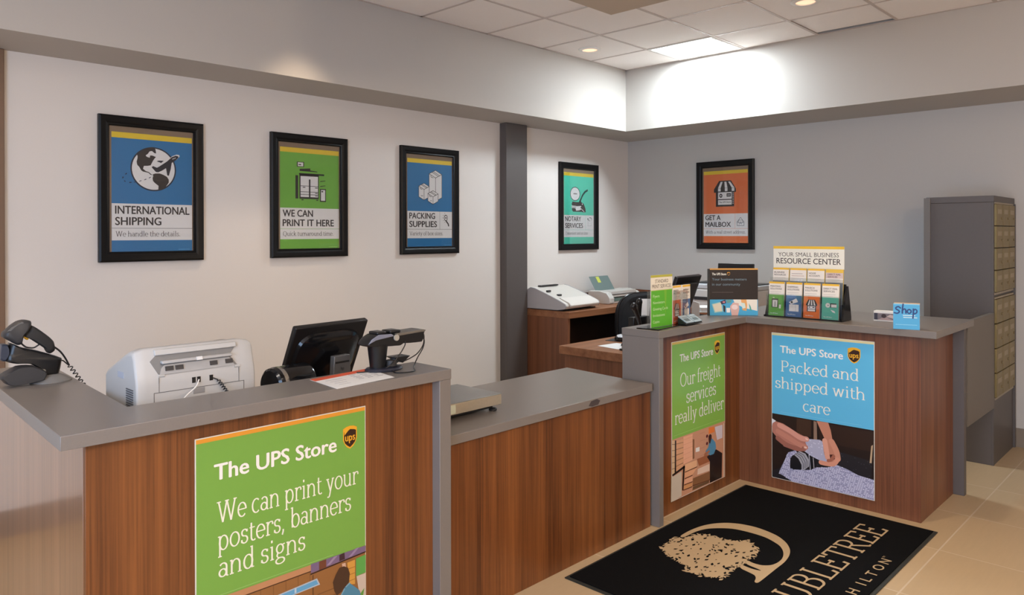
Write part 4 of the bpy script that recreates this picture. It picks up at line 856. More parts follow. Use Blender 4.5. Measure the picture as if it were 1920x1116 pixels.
def inside(x, y, P):
    c = False
    for i in range(len(P)):
        (x1, y1), (x2, y2) = P[i], P[i - 1]
        if (y1 > y) != (y2 > y) and x < (x2 - x1) * (y - y1) / (y2 - y1) + x1: c = not c
    return c

counter_sign((.965, 2.2795, .066), 0, 'large green sign reading We can print your posters, banners and signs on the foreground counter', .62, .914, SGREEN,
             (.058, .775, .052, .44), (.524, .772, .058, .082), [('We can print your', .066, .640, .066, .522), ('posters, banners', .068, .553, .066, .490), ('and signs', .070, .468, .066, .305)], photo_print, (214, 144, 48))
counter_sign((3.72, 2.3325, .065), 0, 'narrow-looking green sign reading Our freight services really deliver', .62, .914, SGREEN,
             (.085, .790, .047, .385), (.488, .785, .066, .088), [('Our freight', .088, .645, .078, .475), ('services', .155, .540, .078, .352), ('really deliver', .03, .434, .078, .572)], photo_freight, (190, 164, 76), 1.45)
counter_sign((4.5365, 2.112, .065), -PI / 2, 'sky blue sign reading Packed and shipped with care above a photo of hands', .615, .914, SBLUE,
             (.055, .793, .046, .385), (.466, .776, .072, .094), [('Packed and', .056, .676, .068, .475), ('shipped with', .022, .570, .068, .545), ('care', .198, .450, .068, .168)], photo_care, (206, 196, 150), 1.3)
# ------------------------------------------------------------------ things on the left counter
def helix(a, b, turns, r, n=14):
    a, b = Vector(a), Vector(b); d = (b - a); L = d.length; d.normalize(); p = d.orthogonal().normalized(); q = d.cross(p); out = []
    for i in range(turns * n + 1):
        t = i / (turns * n); an = 2 * PI * i / n
        out.append(a + d * L * t + (p * math.cos(an) + q * math.sin(an)) * r)
    return out
def slab(poly, y0, y1, loc):  # upright profile (x,z) given thickness in y, relative to loc
    m = MB(); m.prism([(a - loc[0], b - loc[2]) for a, b in poly], 'y', y0, y1); return m
def puffed(poly, y, half, loc, k=(.78, .93, 1.0), rnd_=3):
    """profile with rounded flanks: lofted cross-sections from one side to the other"""
    if rnd_:
        n = len(poly); out = []
        for i in range(n):
            p0, p1, p2, p3 = (Vector(poly[(i + d) % n]) for d in (-1, 0, 1, 2))
            for j in range(rnd_):
                t = j / rnd_; out.append(tuple(p1.lerp(p2, t) + ((p1 - p0) - (p3 - p2)) * t * (1 - t) * .18))
        poly = out
    cx = sum(p[0] for p in poly) / len(poly); cz = sum(p[1] for p in poly) / len(poly); secs = []
    for s, f in ((-1, k[0]), (-.93, (k[0] + k[1]) / 2), (-.8, k[1]), (-.5, k[2]), (.5, k[2]), (.8, k[1]), (.93, (k[0] + k[1]) / 2), (1, k[0])):
        secs.append([(cx + (a - cx) * f - loc[0], y + s * half, cz + (b - cz) * f - loc[2]) for a, b in poly])
    m = MB(); m.loft(secs); return m

# barcode scanner in its cradle
L = (0.745, 3.12, 1.07)
sc = thing('scanner_cradle', 'black scanner cradle with gray oval base at the left edge of the counter', 'scanner cradle', L)
m = MB(); m.lathe([(.001, .030), (.020, .029), (.042, .020), (.060, .009), (.067, .004), (.067, 0.0005)], (.050, -.005, 0), 40, sx=1.0, sy=.95); m.build('base_disc', plain('base_gray', (.20, .19, .18), .5), sc)
m = puffed(SCN['foot'], -.02, .035, (L[0], 0, L[2]), (.9, .97, 1)); 
for v in m.bm.verts: v.co.z = max(v.co.z - .012, .0006) if v.co.z < .03 else v.co.z - .006
m.build('base_foot', dgry_m, sc)
puffed(SCN['cradle'], 0, .032, L).build('cradle_arm', blk_m, sc)
puffed(SCN['lens'], 0, .028, L).build('reader_block', plain('dark_blue_plastic', (.03, .04, .065), .3), sc)
m = MB(); m.tube(smooth_path([(p[0] - L[0], 0.0, p[1] - L[2]) for p in SCN['cord2']]), .0022, 8); m.build('cord', blk_m, sc)
m = MB(); m.cyl((.02, -.034, .045), .006, -.004, 16, 'y'); m.build('screw', steel_m, sc)
sg = thing('barcode_scanner', 'black handheld barcode scanner with yellow trigger resting in a cradle', 'scanner', L)
puffed(SCN['head'], 0, .034, L, (.70, .90, 1)).build('head', dgry_m, sg)
h0 = SCN['head']; a, b = Vector(h0[2]), Vector(h0[5])
m = MB(); m.prism([(p[0] - L[0], p[1] - L[2]) for p in [(.6560, 1.266), (.669, 1.279), (.70, 1.296), (.705, 1.292), (.675, 1.268)]], 'y', -.0325, -.024); m.build('label_plate', gplas_m, sg)
puffed(SCN['handle'], 0, .019, L, (.72, .92, 1)).build('handle', blks_m, sg)
slab(SCN['trig'], -.008, .008, L).build('trigger', yel_m, sg, bevel=.003)
m = MB(); m.tube(smooth_path([(p[0] - L[0], 0, p[1] - L[2]) for p in SCN['strap']]), .0028, 8); m.build('guard', dgry_m, sg)
m = MB(); c = SCN['cord']; m.tube(smooth_path([(p[0] - L[0], 0, p[1] - L[2]) for p in c]), .0032, 8)
e0 = SCN['coil'][0]; m.tube(helix((e0[0] - L[0], 0, e0[1] - L[2]), (.935 - L[0], -.02, .985 - L[2]), 10, .0062), .0021, 6); m.build('coiled_cord', blk_m, sg)

# fax machine
L = (1.10, 2.69, .886)
fx = thing('fax_machine', 'white laser fax machine seen from behind on the left counter', 'fax machine', L)
def pr(p): return [(a - L[1], b - L[2]) for a, b in p]
side = [(2.842, .886), (2.842, 1.128), (2.825, 1.142), (2.66, 1.212), (2.62, 1.226), (2.585, 1.228), (2.575, 1.215), (2.552, 1.135), (2.548, 1.11), (2.548, .886)]
shell = plain('fax_shell', (0.50, 0.49, 0.475), .4, noise=.015)
secs = []
for x, k, dz in ((.892, .90, -.03), (.900, .96, -.012), (.925, 1, 0), (1.255, 1, 0), (1.285, .97, -.01), (1.300, .90, -.03)):
    s = []
    for a, b in side:
        ya = 2.695 + (a - 2.695) * (.985 if k < .95 else 1); zb = b if b < 1.0 else .886 + (b - .886) * (1 + dz * 1.6)
        s.append((x - L[0], ya - L[1], zb - L[2]))
    secs.append(s)
m = MB(); m.loft(secs); m.build('body', shell, fx, bevel=.006, seg=3)
# rear slot with open flap, following the sloped back
def slope(m, d):
    for v in m.bm.verts: v.co.y += (2.552 + (v.co.z + L[2] - 1.135) * .2875 - d) - L[1]
    return m
m = MB(); m.prism([(a - L[0], b - L[2]) for a, b in [(.940, 1.186), (.962, 1.205), (1.232, 1.206), (1.208, 1.178), (1.232, 1.143), (.964, 1.140)]], 'y', 0, .004); slope(m, .0025).build('rear_slot', plain('slot_dark_gray', (.20, .195, .19), .5), fx)
m = MB(); m.prism([(a - L[0], b - L[2]) for a, b in [(.972, 1.160), (.985, 1.172), (1.205, 1.173), (1.222, 1.143), (.966, 1.141)]], 'y', 0, .003); slope(m, .0045).build('slot_floor', plain('slot_pale', (.40, .39, .38), .5), fx)
m = MB(); m.box(.972 - L[0], -.020, 1.176 - L[2], 1.212 - L[0], 0, 1.186 - L[2]); slope(m, .0).build('flap', plain('flap_gray', (.42, .41, .40), .45), fx, bevel=.003)
m = MB(); m.box(.955 - L[0], -.010, 1.204 - L[2], 1.235 - L[0], .004, 1.222 - L[2]); slope(m, .0).build('paper_guide', lplas_m, fx, bevel=.003)
m = MB(); m.box(1.085 - L[0], -.023, 1.177 - L[2], 1.105 - L[0], -.019, 1.188 - L[2]); slope(m, .0).build('flap_tab', wplas_m, fx)
for x in (.985, 1.018, 1.135, 1.190): m = MB(); m.box(x - L[0], -.006, 1.152 - L[2], x + .026 - L[0], 0, 1.166 - L[2]); slope(m, .002).build('roller', plain('roller_gray', (.045, .04, .04), .6), fx)
for x in (.962, 1.222): m = MB(); m.cyl((x - L[0], 2.556 - L[1], 1.137 - L[2]), .007, .02, 12, 'x'); m.build('hinge', lplas_m, fx)
for x0, x1, nm in ((1.071, 1.083, 'phone_jack'), (1.088, 1.100, 'phone_jack'), (1.131, 1.143, 'phone_jack')):
    m = MB(); m.box(x0 - L[0], 2.5468 - L[1], 1.100 - L[2], x1 - L[0], 2.550 - L[1], 1.119 - L[2]); m.build(nm, blk_m, fx)
m = MB(); m.box(.946 - L[0], 2.5474 - L[1], 1.0825 - L[2], 1.256 - L[0], 2.549 - L[1], 1.0845 - L[2]).box(.946 - L[0], 2.5474 - L[1], .95 - L[2], .948 - L[0], 2.549 - L[1], 1.083 - L[2]).box(1.254 - L[0], 2.5474 - L[1], .95 - L[2], 1.256 - L[0], 2.549 - L[1], 1.083 - L[2]).box(.962 - L[0], 2.5474 - L[1], 1.085 - L[2], .9635 - L[0], 2.549 - L[1], 1.132 - L[2]).box(1.236 - L[0], 2.5474 - L[1], 1.085 - L[2], 1.2375 - L[0], 2.549 - L[1], 1.132 - L[2])
m.build('panel_seam', plain('seam_dark', (.12, .115, .11), .6), fx)
m = MB(); m.box(1.075 - L[0], 2.5465 - L[1], 1.062 - L[2], 1.115 - L[0], 2.549 - L[1], 1.081 - L[2]); m.build('hand_grip', plain('slot_gray', (.30, .29, .285), .5), fx, bevel=.002)
m = MB()
for i in range(9): m.box(.889 - L[0], 2.575 - L[1], 1.035 + i * .0075 - L[2], .893 - L[0], 2.635 - L[1], 1.038 + i * .0075 - L[2])
m.build('side_vent', plain('vent_dark', (.10, .10, .11), .6), fx)
m = MB(); m.box(.8905 - L[0], 2.66 - L[1], 1.125 - L[2], .898 - L[0], 2.715 - L[1], 1.145 - L[2]); m.build('side_plate', plain('plate_blue_gray', (.42, .45, .52), .5), fx)
m = MB(); m.tube(smooth_path([(p[0] - L[0], 2.545 - L[1] - .012 * i, p[1] - L[2]) for i, p in enumerate(FAX['cordw'])]), .0022, 8); m.build('phone_cord', white_m, fx)
m = MB(); m.tube([(1.1426 - L[0], 2.546 - L[1], 1.108 - L[2]), (1.158 - L[0], 2.54 - L[1], 1.10 - L[2])], .002, 6); m.tube(helix((1.158 - L[0], 2.54 - L[1], 1.10 - L[2]), (1.1916 - L[0], 2.53 - L[1], 1.045 - L[2]), 7, .005), .0018, 6); m.build('coiled_cord', blk_m, fx)

# dark rounded lid behind the fax
t = thing('canister', 'dark round canister just showing above the white fax machine', 'canister', (1.386, 3.0, .886))
m = MB(); m.lathe([(.043, 0), (.045, .02), (.045, .255), (.046, .258)], seg=32); m.build('body', plain('canister_brown', (.05, .03, .02), .4), t)
m = MB(); m.lathe([(.047, .259), (.047, .272), (.040, .281), (.015, .285), (.001, .285)], seg=32); m.build('lid', plain('lid_brown', (.035, .02, .014), .35), t)

# glossy label printer lying beside the monitor
t = thing('receipt_printer', 'glossy black rounded printer between the fax machine and the monitor', 'printer', (1.47, 2.62, .886), R(10))
m = MB(); m.lathe([(.001, -.088), (.055, -.086), (.064, -.078), (.066, -.06), (.066, .075), (.062, .086), (.001, .088)], (0, 0, .150), 40, axis='x'); m.build('drum_cover', blkg_m, t)
m = MB(); m.box(-.085, -.06, 0, .085, .06, .15); m.build('base', blk_m, t, bevel=.008)
m = MB(); m.lathe([(.067, -.062), (.0675, -.050), (.067, -.045)], (0, 0, .150), 40, axis='x'); m.build('chrome_band', plain('band_steel', (.5, .48, .44), .2, .9), t)

# monitor seen from behind
t = thing('computer_monitor', 'black computer monitor seen from behind on the left counter', 'monitor', (1.72, 2.77, .886), R(7))
T = Matrix.Translation((0, 0, .225)) @ Matrix.Rotation(R(24), 4, 'X')
m = MB(); m.box(-.19, -.012, -.135, .19, .014, .135, T); m.build('bezel', blk_m, t, bevel=.006, seg=3)
secs = []
for d, k in ((-.012, 1.0), (-.024, .96), (-.036, .80), (-.040, .60)):
    secs.append([T @ Vector((.165 * k * math.copysign(abs(math.cos(a)) ** .55, math.cos(a)), d, -.012 + .118 * k * math.copysign(abs(math.sin(a)) ** .55, math.sin(a)))) for a in [2 * PI * i / 48 for i in range(48)]])
m = MB(); m.loft(secs); m.build('rear_shell', blkg_m, t)
m = MB(); m.box(-.18, .0141, -.125, .18, .0150, .125, T); m.build('screen', blkg_m, t, smooth=False)
m = MB(); m.prism([(-.048, 0.012), (.062, .012), (.048, .212), (-.034, .212)], 'y', -.085, -.058); st = m.build('stand', plain('stand_gray', (.115, .11, .105), .4), t, bevel=.003); st.location = (.02, .0, 0)
m = MB(); m.box(-.030, -.0858, .180, .044, -.084, .188); s2 = m.build('slot', blk_m, st); 
m = MB(); m.cyl((.007, -.0862, .125), .013, .003, 24, 'y'); m.build('cable_hole', blk_m, st)
P = Print(.001, .001, .0005, (60, 58, 56), y=-.0856); P.sans('hp', 0, 0, .013, (34, 32, 32), 1, width=.017, bold=.02); lg = P.build('logo', st); lg.location = (-.002, 0, .152)
m = MB(); m.box(-.085, -.105, 0, .105, .07, .012); m.build('base', blk_m, t, bevel=.004)

# card terminal on swivel stand
L = (1.765, 2.41, 1.07)
t = thing('card_terminal', 'black card payment terminal on a round swivel stand at the counter end', 'card terminal', L)
m = MB(); m.lathe([(.001, .0006), (.080, .0006), (.082, .006), (.076, .012), (.05, .016), (.001, .017)], (.0, .0, 0), 40, sy=.7); m.build('base', plain('navy_base', (.018, .02, .035), .35), t)
m = MB(); m.lathe([(.030, .012), (.032, .03), (.040, .10), (.042, .105)], (-.030, 0, 0), 24); m.build('pole', blk_m, t)
puffed(TRM['head'], 0, .038, L, (.94, .98, 1)).build('pad_body', blk_m, t)
m = MB(); m.prism([(a - L[0], b - L[2]) for a, b in [(1.665, 1.184), (1.680, 1.201), (1.712, 1.2165), (1.772, 1.2145), (1.785, 1.205), (1.70, 1.196)]], 'y', -.042, -.036); m.build('side_trim', plain('trim_blue_gray', (.20, .21, .27), .3), t, bevel=.002)
m = MB(); m.prism([(a - L[0], b - L[2]) for a, b in [(1.795, 1.203), (1.938, 1.208), (1.9459, 1.214), (1.9325, 1.2175), (1.80, 1.2135)]], 'y', -.041, .041); m.build('screen_edge', plain('edge_bronze', (.20, .18, .15), .3, .4), t, bevel=.002)
m = MB(); m.cyl((1.794 - L[0], -.046, 1.198 - L[2]), .012, .006, 24, 'y'); m.build('pivot_cap', plain('cap_gray', (.38, .35, .30), .4), t)
for cx, w in ((1.735, .022), (1.80, .026)):
    m = MB(); m.box(cx - w - L[0], -.03, 1.2135 - L[2], cx + w - L[0], .03, 1.226 - L[2]); m.build('key_hood', blk_m, t, bevel=.005)
m = MB(); m.prism([(a - L[0], b - L[2]) for a, b in TRM['flap']], 'y', -.03, .03); m.build('lower_bracket', blk_m, t, bevel=.002)
m = MB(); m.cyl((.02, -.02, .017), .022, .022, 20); m.ball((.045, -.01, .035), .018, .018, .014); m.build('swivel_knob', dgry_m, t)
for k, y0 in (('c1', -.045), ('c2', -.015), ('c3', -.02)):
    q = TRM[k]; n = len(q); pts = []
    for i, p in enumerate(q):
        z = max(p[1] - L[2], .0035); y = y0
        if p[1] < 1.072: y = y0 - (1.072 - p[1]) * 2.6
        pts.append((p[0] - L[0], y, z))
    if k == 'c1': pts = [p if i < 5 else (p[0], p[1] + .02 * (i - 4), .0035) for i, p in enumerate(pts)]
    m = MB(); m.tube(smooth_path(pts), .0023, 8); m.build('cord', blk_m, t)

# flyer on the counter
t = MB(); t.prism([(-.124, .022), (-.146, -.190), (.119, -.163), (.154, .058)], 'z', 0, .0008); fl = t.build('flyer', paper_m, None, smooth=False)
fl.location = (1.58, 2.418, 1.0705); tag(fl, 'white flyer with an orange top edge lying in front of the card terminal', 'flyer')
m = MB(); m.prism([(-.124, .022), (-.127, -.02), (.147, .015), (.154, .058)], 'z', .0009, .0012); m.build('orange_band', plain('orange_ink', lin((222, 92, 58)), .5), fl, smooth=False)
m = MB(); rn = random.Random(2)
for r in range(5):
    y = -.035 - r * .022
    for k in range(3):
        x = .02 + k * .04 - r * .003; m.box(x, y + .025, .0009, x + rn.uniform(.015, .034), y + .029, .0012)
for r in range(4): m.box(-.10, -.045 - r * .03, .0009, -.10 + rn.uniform(.03, .07), -.0435 - r * .03, .0012)
m.build('printed_lines', plain('gray_ink', (.28, .28, .33), .6), fl, smooth=False)

# parcel scale
t = thing('parcel_scale', 'stainless steel platform scale on the low middle counter', 'scale', (2.26, 2.605, .785))
m = MB(); m.box(-.20, -.155, .030, .20, .155, .078); m.build('platform', steelw_m, t, bevel=.003)
m = MB(); m.box(-.2005, -.1555, .0782, .2005, .1555, .0805); m.build('top_plate', steel_m, t, bevel=.001)
m = MB(); m.box(-.17, -.125, .014, .17, .13, .030); m.build('underframe', blks_m, t)
for sx in (-1, 1):
    for sy in (-1, 1): m = MB(); m.lathe([(.016, 0), (.019, .003), (.019, .010), (.012, .014)], (sx * .172, sy * .125, 0), 20); m.build('foot', blks_m, t)
m = MB(); m.box(-.145, -.1562, .036, -.085, -.155, .074); m.build('sticker', plain('sticker_pale', (.55, .58, .46), .5), t, smooth=False)

# ------------------------------------------------------------------ far counter: leaflets and displays
def leaflet(u, h, col, title, icon, P, w):
    P.rect(0, h - .012, w, h, (226, 180, 60), 1); P.rect(0, h * .62, w, h - .012, (226, 220, 212), 1); P.rect(0, 0, w, h * .62, col, 1)
    for i, s in enumerate(title): P.sans(s, w * .08, h - .034 - i * .016, .011, (90, 84, 84), 2, width=min(w * .84, .0085 * len(s)), bold=.02)
    P.rect(w * .08, h * .705, w * .80, h * .698, (150, 146, 146), 2); P.rect(w * .08, h * .66, w * .66, h * .655, (170, 166, 166), 2)
    P.sans('The UPS Store', w * .12, h * .055, .007, (220, 224, 216), 2, width=w * .5, bold=.03)
    if icon: icon(P, w, h)
def ic_copier(P, w, h):
    P.rect(w * .20, h * .24, w * .62, h * .50, INK, 2); P.rect(w * .26, h * .255, w * .57, h * .46, WHT, 3); P.rect(w * .40, h * .27, w * .44, h * .42, INK, 4); P.rect(w * .68, h * .22, w * .80, h * .33, WHT, 2); P.rect(w * .26, h * .52, w * .38, h * .54, WHT, 2)
def ic_box(P, w, h):
    P.rect(w * .22, h * .16, w * .82, h * .36, WHT, 2); P.rect(w * .62, h * .16, w * .63, h * .36, (120, 120, 130), 3); P.poly([(w * .2, h * .42), (w * .66, h * .54), (w * .78, h * .44), (w * .34, h * .36)], WHT, 3); P.ell(w * .38, h * .425, w * .07, w * .07, INK, 4, 14)
def ic_awn(P, w, h):
    P.poly([(w * .30, h * .53), (w * .70, h * .53), (w * .84, h * .40), (w * .84, h * .36), (w * .16, h * .36), (w * .16, h * .40)], INK, 2)
    for a, b in ((.36, .26), (.47, .45), (.58, .64)): P.poly([(w * a, h * .52), (w * (a + .06), h * .52), (w * (b + .10), h * .37), (w * b, h * .37)], WHT, 3)
    P.rect(w * .22, h * .19, w * .78, h * .36, INK, 2); P.rect(w * .28, h * .27, w * .72, h * .345, WHT, 3); P.rect(w * .28, h * .20, w * .72, h * .255, WHT, 3); P.ell(w * .38, h * .315, w * .04, w * .04, INK, 4, 12); P.rect(w * .56, h * .30, w * .68, h * .33, INK, 4)
def ic_mail(P, w, h):
    P.ell(w * .36, h * .40, w * .14, h * .065, WHT, 2); P.rect(w * .50, h * .34, w * .86, h * .46, INK, 2); P.rect(w * .56, h * .35, w * .88, h * .43, WHT, 3); P.ell(w * .38, h * .40, w * .03, w * .03, INK, 3, 12); P.poly([(w * .52, h * .28), (w * .76, h * .25), (w * .82, h * .19), (w * .66, h * .21)], WHT, 3)

# green price card and its holder (left end of the far counter)
z0 = ZK + .0005
t = thing('brochure_holder', 'clear leaflet holder with a black foot at the near corner of the far counter', 'brochure holder', (3.70, 2.37, z0))
m = MB(); m.prism([(-.20, .05), (-.185, -.085), (.175, -.05), (.20, .06)], 'z', 0, .006); m.build('foot', blkg_m, t, bevel=.001)
m = MB(); m.box(.057, -.030, .006, .215, -.0285, .20).box(-.175, -.006, .006, .215, -.0045, .21); m.build('clear_sleeve', acry_m, t, smooth=False)
t = thing('price_card', 'tall green card titled STANDARD PRINT SERVICES', 'card', (3.532, 2.346, z0 + .0075))
P = Print(.222, .292, .0015, (214, 210, 196)); P.rect(0, .2785, .222, .292, (176, 174, 70)); P.rect(0, .212, .222, .279, (226, 220, 204)); P.rect(.004, 0, .219, .204, (88, 172, 44)); P.rect(0, .204, .222, .207, (176, 186, 90), 2)
P.sans('STANDARD', .111, .247, .021, (84, 70, 62), 2, width=.135, bold=-.002, align='c'); P.sans('PRINT SERVICES', .111, .218, .022, (84, 70, 62), 2, width=.195, bold=-.002, align='c')
for i, s in enumerate(('Flyers', 'Newsletters', 'Greeting Cards', 'Invitations', 'Copies')): P.sans(s, .022, .166 - i * .036, .016, (196, 226, 176), 2, width=.0108 * len(s))
P.poly([(.135, .204), (.162, .204), (.15, .05)], (112, 176, 50), 2)
P.build('card', t)
for (x, w, col, ti, ic, nm) in ((3.762, .098, (214, 104, 66), ('MAILBOX', 'SOLUTIONS'), ic_awn, 'orange mailbox leaflet beside the green price card'), (3.866, .098, (74, 104, 148), ('SHIPPING', 'SOLUTIONS'), ic_box, 'blue shipping leaflet behind two small card pads')):
    t = thing('brochure', nm, 'brochure', (x, 2.347, z0 + .0075), R(4), 'leaflets beside the green price card')
    P = Print(w, .222, .010, (222, 214, 200)); leaflet(0, .222, col, ti, ic, P, w); P.build('leaflet', t)
t = thing('card_holder', 'small black holder with two card pads in front of the orange leaflet', 'card holder', (3.875, 2.307, z0 + .0065))
m = MB(); m.prism([(-.035, 0), (.022, 0), (.022, .038), (-.030, .008)], 'x', -.09, .09); m.build('tray', blk_m, t, bevel=.001)
for x, nm in ((-.045, ''), (.045, '')):
    m = MB(); m.box(x - .040, -.034, .0, x + .040, .034, .005); q = m.build('card_pad', plain('card_pale_blue', lin((158, 178, 190)), .4), t); q.rotation_euler = (R(30), 0, 0); q.location = (0, -.004, .026)
    m = MB(); m.box(x - .030, -.02, .0052, x + .022, .004, .0056).box(x - .030, .012, .0052, x + .030, .016, .0056); m.build('print', plain('card_gray_ink', lin((92, 110, 118)), .5), q, smooth=False)

# dark community sign, angled across the inner corner
dv = Vector((4.596 - 4.386, 2.233 - 2.46)); ang = math.atan2(dv.y, dv.x)
t = thing('counter_card', 'dark brown standing sign reading Your business matters in our community', 'sign', (4.386, 2.46, z0), ang)
sw = dv.length
P = Print(sw, .306, .004, (22, 10, 9), rough=.5); P.rect(0, .297, sw, .306, (206, 150, 66)); P.rect(0, .001, sw, .104, (64, 160, 202))
P.sans('The UPS Store', .014, .262, .016, (236, 228, 216), 2, width=.092, bold=.035); P.shield(.112, .260, .018, .022, 2, word=False)
P.sans('Your business matters', .014, .228, .017, (112, 136, 150), 2, width=.222, bold=-.006); P.sans('in our community', .014, .195, .017, (112, 136, 150), 2, width=.182, bold=-.006)
P.rect(.014, .149, .15, .153, (70, 62, 62), 2)
P.poly([(.012, .075), (.075, .09), (.085, .025), (.03, .018)], (150, 196, 190), 2); P.poly([(.018, .072), (.07, .084), (.078, .03), (.034, .024)], (214, 206, 184), 3)
P.poly([(.065, .09), (.10, .104), (.105, .08), (.075, .072)], (50, 40, 66), 3); P.poly([(.085, .07), (.10, .06), (.098, .02), (.088, .028)], (36, 30, 34), 3); P.rect(.082, .083, .097, .092, (206, 130, 140), 4)
P.poly([(.105, .104), (.14, .10), (.135, .085), (.11, .08)], (96, 146, 140), 3); P.poly([(.15, .104), (.305, .104), (.305, .03), (.22, .05), (.16, .08)], (222, 218, 208), 2)
P.poly([(.13, .06), (.15, .085), (.185, .08), (.19, .045), (.18, .001), (.14, .001)], (206, 168, 160), 3); P.ell(.16, .055, .02, .016, (226, 206, 204), 4); P.poly([(.20, .104), (.235, .104), (.24, .07), (.235, .03), (.21, .035)], (214, 160, 100), 3); P.poly([(.20, .085), (.225, .08), (.23, .05), (.21, .045)], (200, 220, 216), 4); P.poly([(.25, .08), (.262, .06), (.27, .03), (.258, .035)], (70, 160, 150), 4)
P.poly([(.105, .05), (.13, .05), (.13, .02), (.108, .02)], (226, 224, 220), 3)
P.build('printed_face', t)
m = MB(); m.prism([(.0, .0045), (-.012, .045), (-.0125, .3), (.0, .3)][:0] or [(.02, .0), (.02, .28), (.08, .0)], 'x', sw * .4, sw * .6, Matrix.Translation((0, -.0155, 0))); m.build('easel_back', blk_m, t)
m = MB(); m.box(-.014, .0005, 0, -.0005, .012, .303); m.build('side_edge', plain('sign_edge', (.012, .016, .02), .3), t)

# small-business rack
t = thing('brochure_rack', 'two-tier leaflet rack with a white header reading RESOURCE CENTER', 'brochure rack', (4.64, 1.945, z0), -PI / 2)
RW = .226
m = MB(); m.prism([(-.05, 0), (.10, 0), (.10, .02), (.055, .21), (.040, .21), (-.03, .012), (-.05, .012)], 'x', RW + .006, RW + .020).prism([(-.05, 0), (.10, 0), (.10, .02), (.055, .21), (.040, .21), (-.03, .012), (-.05, .012)], 'x', -RW - .020, -RW - .006); m.build('side_stand', blkg_m, t)
m = MB(); m.box(-RW - .006, -.05, 0, RW + .006, .10, .006).box(-RW - .006, -.012, .006, RW + .006, -.008, .10).box(-RW - .006, .058, .006, RW + .006, .062, .22); m.build('tray', blk_m, t)
m = MB(); m.box(-RW - .004, -.0475, .006, RW + .004, -.046, .15).box(-RW - .004, .012, .10, RW + .004, .0135, .25); 
for k in range(5): m.box(-RW + k * RW / 2 - .001, -.0475, .006, -RW + k * RW / 2 + .001, -.012, .14)
m.build('clear_pocket', acry_m, t, smooth=False)
P = Print(.450, .142, .003, (226, 222, 212), y=.064, rough=.5); P.rect(0, .125, .45, .142, (228, 186, 56)); P.rect(0, 0, .45, .125, (232, 226, 216))
P.sans('YOUR SMALL BUSINESS', .225, .076, .028, (88, 80, 78), 2, width=.385, bold=-.008, align='c', sq=1); P.sans('RESOURCE CENTER', .225, .030, .037, (56, 50, 50), 2, width=.41, bold=.012, align='c')
hd = P.build('header_sign', t); hd.location = (-.232, 0, .308)
m = MB(); m.box(-.20, .066, .02, .20, .069, .44); m.build('header_support', acry_m, t, smooth=False)
SOL = [((96, 166, 66), ('PRINTING', 'SOLUTIONS'), ic_copier, 'green printing leaflet in the front row of the rack'), ((66, 102, 148), ('SHIPPING', 'SOLUTIONS'), ic_box, 'blue shipping leaflet in the front row of the rack'), ((226, 116, 56), ('MAILBOX', 'SOLUTIONS'), ic_awn, 'orange mailbox leaflet in the front row of the rack'), ((92, 176, 156), ('DIRECT MAIL', 'SERVICES'), ic_mail, 'teal direct mail leaflet in the front row of the rack')]
for i, (col, ti, ic, lab) in enumerate(SOL):
    w = .101; lx = -RW + i * RW / 2 + .005
    b = thing('brochure', lab, 'brochure', t.location + Vector((-.030, -lx, .0075)), -PI / 2, 'leaflets in the resource center rack')
    P = Print(w, .216, .012, (220, 212, 198), y=-.006); leaflet(0, .216, col, ti, ic, P, w); q = P.build('leaflet', b); q.rotation_euler = (R(-4), 0, 0)
BK = [(('BUSINESS', 'RESOURCES'), 'upper row leaflet titled BUSINESS RESOURCES at the left of the rack', 0), (('',), 'upper row leaflet second from the left in the rack', 1), (('HOUSE', 'ACCOUNTS'), 'upper row leaflet titled HOUSE ACCOUNTS third from the left in the rack', 2), (('DIRECT MAIL', 'SERVICES'), 'upper row direct mail leaflet at the right of the rack', 3)]
for ti, lab, i in BK:
    w = .104; lx = -RW + i * RW / 2 + .004
    b = thing('brochure', lab, 'brochure', t.location + Vector((.030, -lx, .095)), -PI / 2, 'leaflets in the resource center rack')
    P = Print(w, .216, .012, (226, 200, 110), y=-.006); leaflet(0, .216, (120, 130, 140), ti if i != 3 else ('',), None, P, w)
    if i == 1: P.rect(.01, .180, .08, .183, (150, 140, 140), 2); P.rect(.01, .166, .09, .169, (180, 150, 140), 2)
    if i == 3: P.rect(0, .194, w, .216, (222, 184, 74), 2); P.rect(.0, .16, w, .194, (206, 186, 182), 2); P.sans('DIRECT MAIL', .01, .179, .011, (96, 78, 78), 3, width=.08, bold=.02); P.sans('SERVICES', .01, .164, .011, (96, 78, 78), 3, width=.06, bold=.02)
    q = P.build('leaflet', b); q.rotation_euler = (R(-4), 0, 0)

# small photo card box and gift card box
t = thing('card_box', 'low white card box with a photo strip beside the blue gift card box', 'box', (4.80, 1.53, z0), -PI / 2 + R(3))
m = MB(); m.box(-.058, 0, 0, .058, .06, .062); m.build('carton', white_m, t, bevel=.001)
P = Print(.112, .040, .0004, (120, 110, 112), y=-.0006); P.rect(0, 0, .02, .04, (54, 50, 62)); P.poly([(.02, 0), (.06, .02), (.10, .005), (.112, 0)], (176, 150, 146)); P.ell(.055, .024, .014, .012, (60, 44, 42), 2); P.poly([(.07, .02), (.09, .034), (.112, .03), (.112, .01)], (196, 176, 170), 2); P.poly([(.02, .03), (.045, .04), (.03, .04)], (140, 116, 116), 2)
q = P.build('photo_label', t); q.location = (-.056, 0, .009)
t = thing('gift_card_box', 'bright blue box with the word shop near the end of the far counter', 'box', (4.49, 1.315, z0), -PI / 2 + R(14))
m = MB(); m.box(-.064, .0006, 0, .064, .085, .140); m.build('carton', plain('box_tan', lin((206, 178, 150)), .6), t, bevel=.001)
P = Print(.130, .141, .0004, (70, 158, 204), y=0); P.rect(0, .136, .13, .141, (120, 186, 216))
